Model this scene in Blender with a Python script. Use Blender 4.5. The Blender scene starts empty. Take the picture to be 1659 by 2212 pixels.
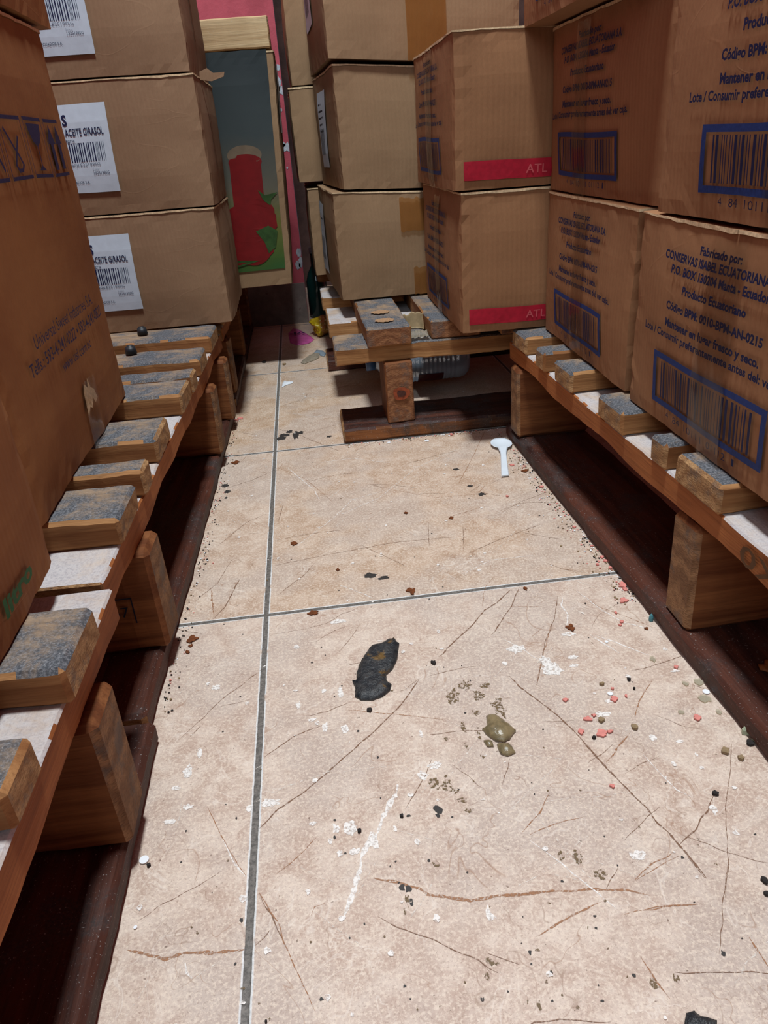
import bpy, bmesh, math, random
from mathutils import Vector, Matrix, noise

S = bpy.context.scene
COL = S.collection

# ------------------------------------------------------------------ camera
F_PX, YAW, PITCH, ROLL = 1597.8, -0.0780402, 0.463586, -0.0770849
cam_pos = Vector((0.0738776, 0.0, 0.4))
fw = Vector((-math.sin(YAW)*math.cos(PITCH), math.cos(YAW)*math.cos(PITCH), -math.sin(PITCH)))
r0 = Vector((math.cos(YAW), math.sin(YAW), 0)); u0 = r0.cross(fw)
rt = math.cos(ROLL)*r0 + math.sin(ROLL)*u0; up = -math.sin(ROLL)*r0 + math.cos(ROLL)*u0
cd = bpy.data.cameras.new('camera'); cam = bpy.data.objects.new('camera', cd); COL.objects.link(cam)
cam.matrix_world = Matrix(((rt.x, up.x, -fw.x, cam_pos.x), (rt.y, up.y, -fw.y, cam_pos.y), (rt.z, up.z, -fw.z, cam_pos.z), (0, 0, 0, 1)))
cd.sensor_fit = 'HORIZONTAL'; cd.sensor_width = 36.0; cd.lens = 36.0*F_PX/1659.0
cd.clip_start = 0.01; cd.clip_end = 50
S.camera = cam

# ------------------------------------------------------------------ light
W = bpy.data.worlds.new('world'); S.world = W; W.use_nodes = True
W.node_tree.nodes['Background'].inputs[0].default_value = (0.62, 0.76, 1.0, 1)
W.node_tree.nodes['Background'].inputs[1].default_value = 0.06
def area(name, loc, target, sx, sy, power, color):
    l = bpy.data.lights.new(name, 'AREA'); l.shape = 'RECTANGLE'; l.size = sx; l.size_y = sy
    l.energy = power; l.color = color
    o = bpy.data.objects.new(name, l); COL.objects.link(o); o.location = loc
    o.rotation_euler = (Vector(target)-Vector(loc)).to_track_quat('-Z', 'Y').to_euler()
    return o
area('ceiling_light', (0.08, 0.55, 2.35), (0.08, 0.55, 0), 0.24, 0.24, 52, (0.90, 0.965, 1.0))
area('doorway_daylight', (-0.45, -1.7, 1.6), (0.1, 0.9, 0.1), 1.1, 1.2, 15, (0.78, 0.90, 1.0))
S.view_settings.view_transform = 'Standard'; S.view_settings.look = 'None'
S.view_settings.gamma = 1.0; S.view_settings.use_curve_mapping = False
S.view_settings.exposure = 0.10
CRACKS = [(0, 0.0011, [(0.2393, 0.5987), (0.22, 0.579), (0.2065, 0.5697), (0.1865, 0.5448), (0.1702, 0.5291), (0.1511, 0.5084)]), (0, 0.0008, [(0.2477, 0.6001), (0.2312, 0.5688), (0.2221, 0.5573), (0.2124, 0.5421), (0.2017, 0.5292)]), (0, 0.0009, [(0.0028, 0.3538), (0.0156, 0.3678), (0.0353, 0.3816), (0.0523, 0.3968), (0.0718, 0.4154), (0.0865, 0.4287), (0.1007, 0.4438), (0.1122, 0.4561), (0.13, 0.4825)]), (0, 0.0005, [(0.0347, 0.4564), (0.0524, 0.4582), (0.0715, 0.4661)]), (0, 0.0005, [(0.1068, 0.4702), (0.1173, 0.4725), (0.1301, 0.4837)]), (0, 0.0007, [(0.0043, 0.4179), (0.0134, 0.4253), (0.0268, 0.436), (0.0476, 0.4438)]), (0, 0.0004, [(0.0076, 0.5727), (0.0391, 0.5746), (0.0577, 0.5794), (0.0719, 0.5912), (0.0879, 0.5985)]), (0, 0.0004, [(0.066, 0.5335), (0.0739, 0.5451), (0.0813, 0.5572), (0.0873, 0.5701)]), (1, 0.0017, [(0.0741, 0.305), (0.0825, 0.3017), (0.0908, 0.2979), (0.1009, 0.2932), (0.1046, 0.2891), (0.1156, 0.2849), (0.1285, 0.2805), (0.1415, 0.2813), (0.1572, 0.2799), (0.1788, 0.2786)]), (1, 0.0013, [(0.1518, 0.2799), (0.1718, 0.2793), (0.1912, 0.2772), (0.2067, 0.2752), (0.2197, 0.2725), (0.2316, 0.2674)]), (0, 0.0005, [(0.1394, 0.4853), (0.1543, 0.4882), (0.1684, 0.4901), (0.1785, 0.4905)]), (2, 0.003, [(0.0981, 0.3753), (0.0949, 0.3647), (0.0911, 0.3592), (0.0844, 0.3484), (0.0796, 0.3363)]), (2, 0.0052, [(0.0796, 0.3363), (0.0719, 0.328), (0.0678, 0.3207)]), (2, 0.003, [(0.0678, 0.3207), (0.0658, 0.3107), (0.0629, 0.3013), (0.0577, 0.2892), (0.0529, 0.2798)]), (0, 0.0006, [(0.0046, 0.3061), (0.0093, 0.2947), (0.0153, 0.2836), (0.021, 0.2698)]), (0, 0.0004, [(0.1388, 0.3863), (0.1476, 0.3729), (0.1551, 0.3618)]), (1, 0.0006, [(0.2213, 0.4565), (0.2386, 0.493), (0.2596, 0.5363)]), (0, 0.0011, [(0.2035, 0.4725), (0.2089, 0.4566), (0.2192, 0.4364), (0.2265, 0.4216), (0.2346, 0.4001), (0.2394, 0.3789), (0.2439, 0.3621), (0.2498, 0.3445), (0.2557, 0.3264), (0.2584, 0.3126), (0.2634, 0.2978), (0.2662, 0.2841), (0.2684, 0.2722)]), (0, 0.0008, [(0.304, 0.3305), (0.2919, 0.3174), (0.278, 0.3053), (0.2641, 0.297)]), (1, 0.0007, [(0.2577, 0.2926), (0.2421, 0.2863), (0.2332, 0.2826), (0.2271, 0.278)]), (0, 0.0006, [(0.2795, 0.5783), (0.2643, 0.542), (0.2478, 0.5145), (0.2339, 0.4841), (0.2213, 0.4541)]), (1, 0.001, [(0.3122, 0.4445), (0.2993, 0.4307), (0.2908, 0.4206), (0.2832, 0.4089)]), (1, 0.0011, [(0.2725, 0.393), (0.2567, 0.379), (0.2451, 0.3682)]), (1, 0.0008, [(0.1981, 0.3493), (0.1866, 0.3344), (0.1706, 0.3212)]), (0, 0.0005, [(0.2326, 0.3704), (0.2463, 0.3776), (0.2563, 0.3841)]), (0, 0.0004, [(0.2536, 0.3565), (0.2698, 0.3637), (0.284, 0.3682)]), (1, 0.0006, [(0.2971, 0.5865), (0.3104, 0.5513), (0.3239, 0.5373), (0.3441, 0.5119)]), (1, 0.0006, [(0.1754, 0.3191), (0.1912, 0.3242), (0.2143, 0.3269)]), (0, 0.0004, [(0.3383, 0.3705), (0.3228, 0.3448), (0.3053, 0.3191), (0.2852, 0.2785), (0.2722, 0.2586)]), (0, 0.0004, [(0.2324, 0.3055), (0.254, 0.32), (0.2647, 0.3262)]), (1, 0.0008, [(0.2239, 0.2591), (0.2397, 0.2591), (0.2558, 0.2576)]), (0, 0.0007, [(0.2088, 0.2754), (0.221, 0.2881)]), (1, 0.0009, [(0.1595, 0.2533), (0.1829, 0.2621), (0.2022, 0.268)]), (1, 0.0006, [(0.0044, 0.3068), (0.0155, 0.2861), (0.024, 0.2617), (0.0366, 0.2323)]), (0, 0.0012, [(0.0039, 0.2733), (0.0083, 0.2774), (0.0115, 0.2812)]), (1, 0.0017, [(-0.0695, 0.2822), (-0.0611, 0.2791), (-0.0467, 0.2733), (-0.0358, 0.2751), (-0.0209, 0.2727), (-0.0028, 0.2716)]), (0, 0.0009, [(-0.0304, 0.6801), (-0.0366, 0.6501), (-0.0411, 0.6288), (-0.0512, 0.61)]), (1, 0.0016, [(-0.0581, 0.6625), (-0.0549, 0.6391), (-0.0517, 0.6205)]), (0, 0.0005, [(-0.061, 0.4505), (-0.0475, 0.4682), (-0.0334, 0.4895), (-0.0178, 0.5043), (-0.0016, 0.5226)]), (1, 0.0005, [(-0.0338, 0.379), (-0.0203, 0.3485), (-0.0043, 0.3189)]), (0, 0.0006, [(-0.0547, 0.4493), (-0.0454, 0.4632)]), (0, 0.0004, [(-0.0358, 0.4802), (-0.0084, 0.4847)]), (0, 0.0006, [(0.0055, 0.6989), (0.06, 0.7085), (0.1381, 0.7195), (0.2056, 0.7163)]), (0, 0.0005, [(0.1844, 0.7619), (0.1754, 0.702)]), (0, 0.0007, [(0.2128, 0.6765), (0.254, 0.6991), (0.3083, 0.7228)]), (0, 0.0005, [(0.2735, 0.764), (0.3048, 0.7855), (0.3454, 0.8046)]), (1, 0.0006, [(0.2392, 0.8544), (0.2746, 0.932), (0.3168, 1.0322)]), (0, 0.0006, [(0.0141, 0.8501), (0.0079, 0.7999)]), (1, 0.0005, [(0.0051, 0.9739), (0.0434, 0.9226), (0.0769, 0.8406)]), (0, 0.0007, [(0.001, 1.1373), (0.0321, 1.1042), (0.0733, 1.0413), (0.0958, 1.0102)]), (1, 0.0004, [(0.1608, 0.8536), (0.2031, 0.8214), (0.2725, 0.8169)]), (0, 0.0004, [(0.371, 0.9046), (0.3325, 0.8826), (0.2791, 0.8437)]), (0, 0.0005, [(0.0105, 0.6394), (0.0391, 0.6737), (0.0495, 0.6957)]), (0, 0.0005, [(0.2213, 0.7409), (0.2102, 0.6832)]), (0, 0.0005, [(-0.0601, 0.7583), (-0.0313, 0.8097), (-0.0068, 0.8289)]), (0, 0.0005, [(-0.0733, 0.645), (-0.0529, 0.6759), (-0.0418, 0.722)]), (1, 0.0009, [(0.2115, 0.234), (0.2139, 0.2215), (0.2169, 0.2112)]), (0, 0.0008, [(0.2645, 0.2881), (0.2676, 0.2725)]), (1, 0.0005, [(0.2253, 0.2769), (0.2493, 0.2861), (0.2589, 0.2891)]), (1, 0.0005, [(0.2126, 0.2583), (0.2333, 0.2599), (0.2552, 0.2578)]), (0, 0.0004, [(0.2889, 0.284), (0.2711, 0.2588), (0.2533, 0.2292)]), (1, 0.0012, [(0.273, 0.2352), (0.2738, 0.2242), (0.2741, 0.2189)]), (1, 0.0006, [(0.0353, 0.2859), (0.0379, 0.2917), (0.0441, 0.2928)]), (2, 0.0008, [(0.2992, 0.583), (0.3114, 0.5455), (0.3218, 0.5244), (0.3416, 0.5099)]), (2, 0.0012, [(0.2831, 0.5746), (0.2771, 0.5614), (0.2786, 0.5471), (0.2719, 0.5298)]), (2, 0.0012, [(0.2869, 0.5138), (0.2942, 0.4975), (0.3017, 0.4829)]), (2, 0.001, [(0.2917, 0.5103), (0.3048, 0.4977), (0.3147, 0.4861), (0.3244, 0.4748)]), (2, 0.0008, [(0.1743, 0.3155), (0.1849, 0.3013), (0.193, 0.2882), (0.2023, 0.2743), (0.2096, 0.2625)]), (2, 0.0008, [(0.2731, 0.3711), (0.277, 0.353), (0.2814, 0.3374), (0.2888, 0.329)]), (2, 0.0008, [(0.0698, 0.6468), (0.0853, 0.6331), (0.1049, 0.6122)]), (2, 0.0008, [(0.2096, 0.5249), (0.2214, 0.5092), (0.2365, 0.4812), (0.2401, 0.4664)]), (2, 0.001, [(-0.0203, 0.3485), (-0.0125, 0.3304), (-0.0043, 0.3189)]), (2, 0.003, [(-0.035, 0.2692), (-0.0332, 0.2633), (-0.0301, 0.26)]), (2, 0.002, [(0.1377, 0.2765), (0.1383, 0.2713), (0.1412, 0.2674)]), (2, 0.0009, [(0.0182, 0.9703), (0.0548, 0.8817), (0.0598, 0.8519)]), (2, 0.0006, [(0.0864, 0.8052), (0.1354, 0.8391), (0.1951, 0.9209), (0.263, 0.9708)]), (2, 0.0006, [(0.0297, 0.7368), (0.0746, 0.7956), (0.1003, 0.8414), (0.1434, 0.8582)]), (2, 0.0008, [(0.064, 0.9745), (0.1105, 0.9788), (0.16, 0.9474)]), (2, 0.0006, [(0.0165, 1.3232), (0.0743, 1.2757), (0.1361, 1.326)]), (2, 0.0006, [(0.0091, 1.2189), (0.0633, 1.1773), (0.1021, 1.1817)]), (2, 0.0006, [(0.1994, 0.6371), (0.2334, 0.6577), (0.278, 0.6571)])]
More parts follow.
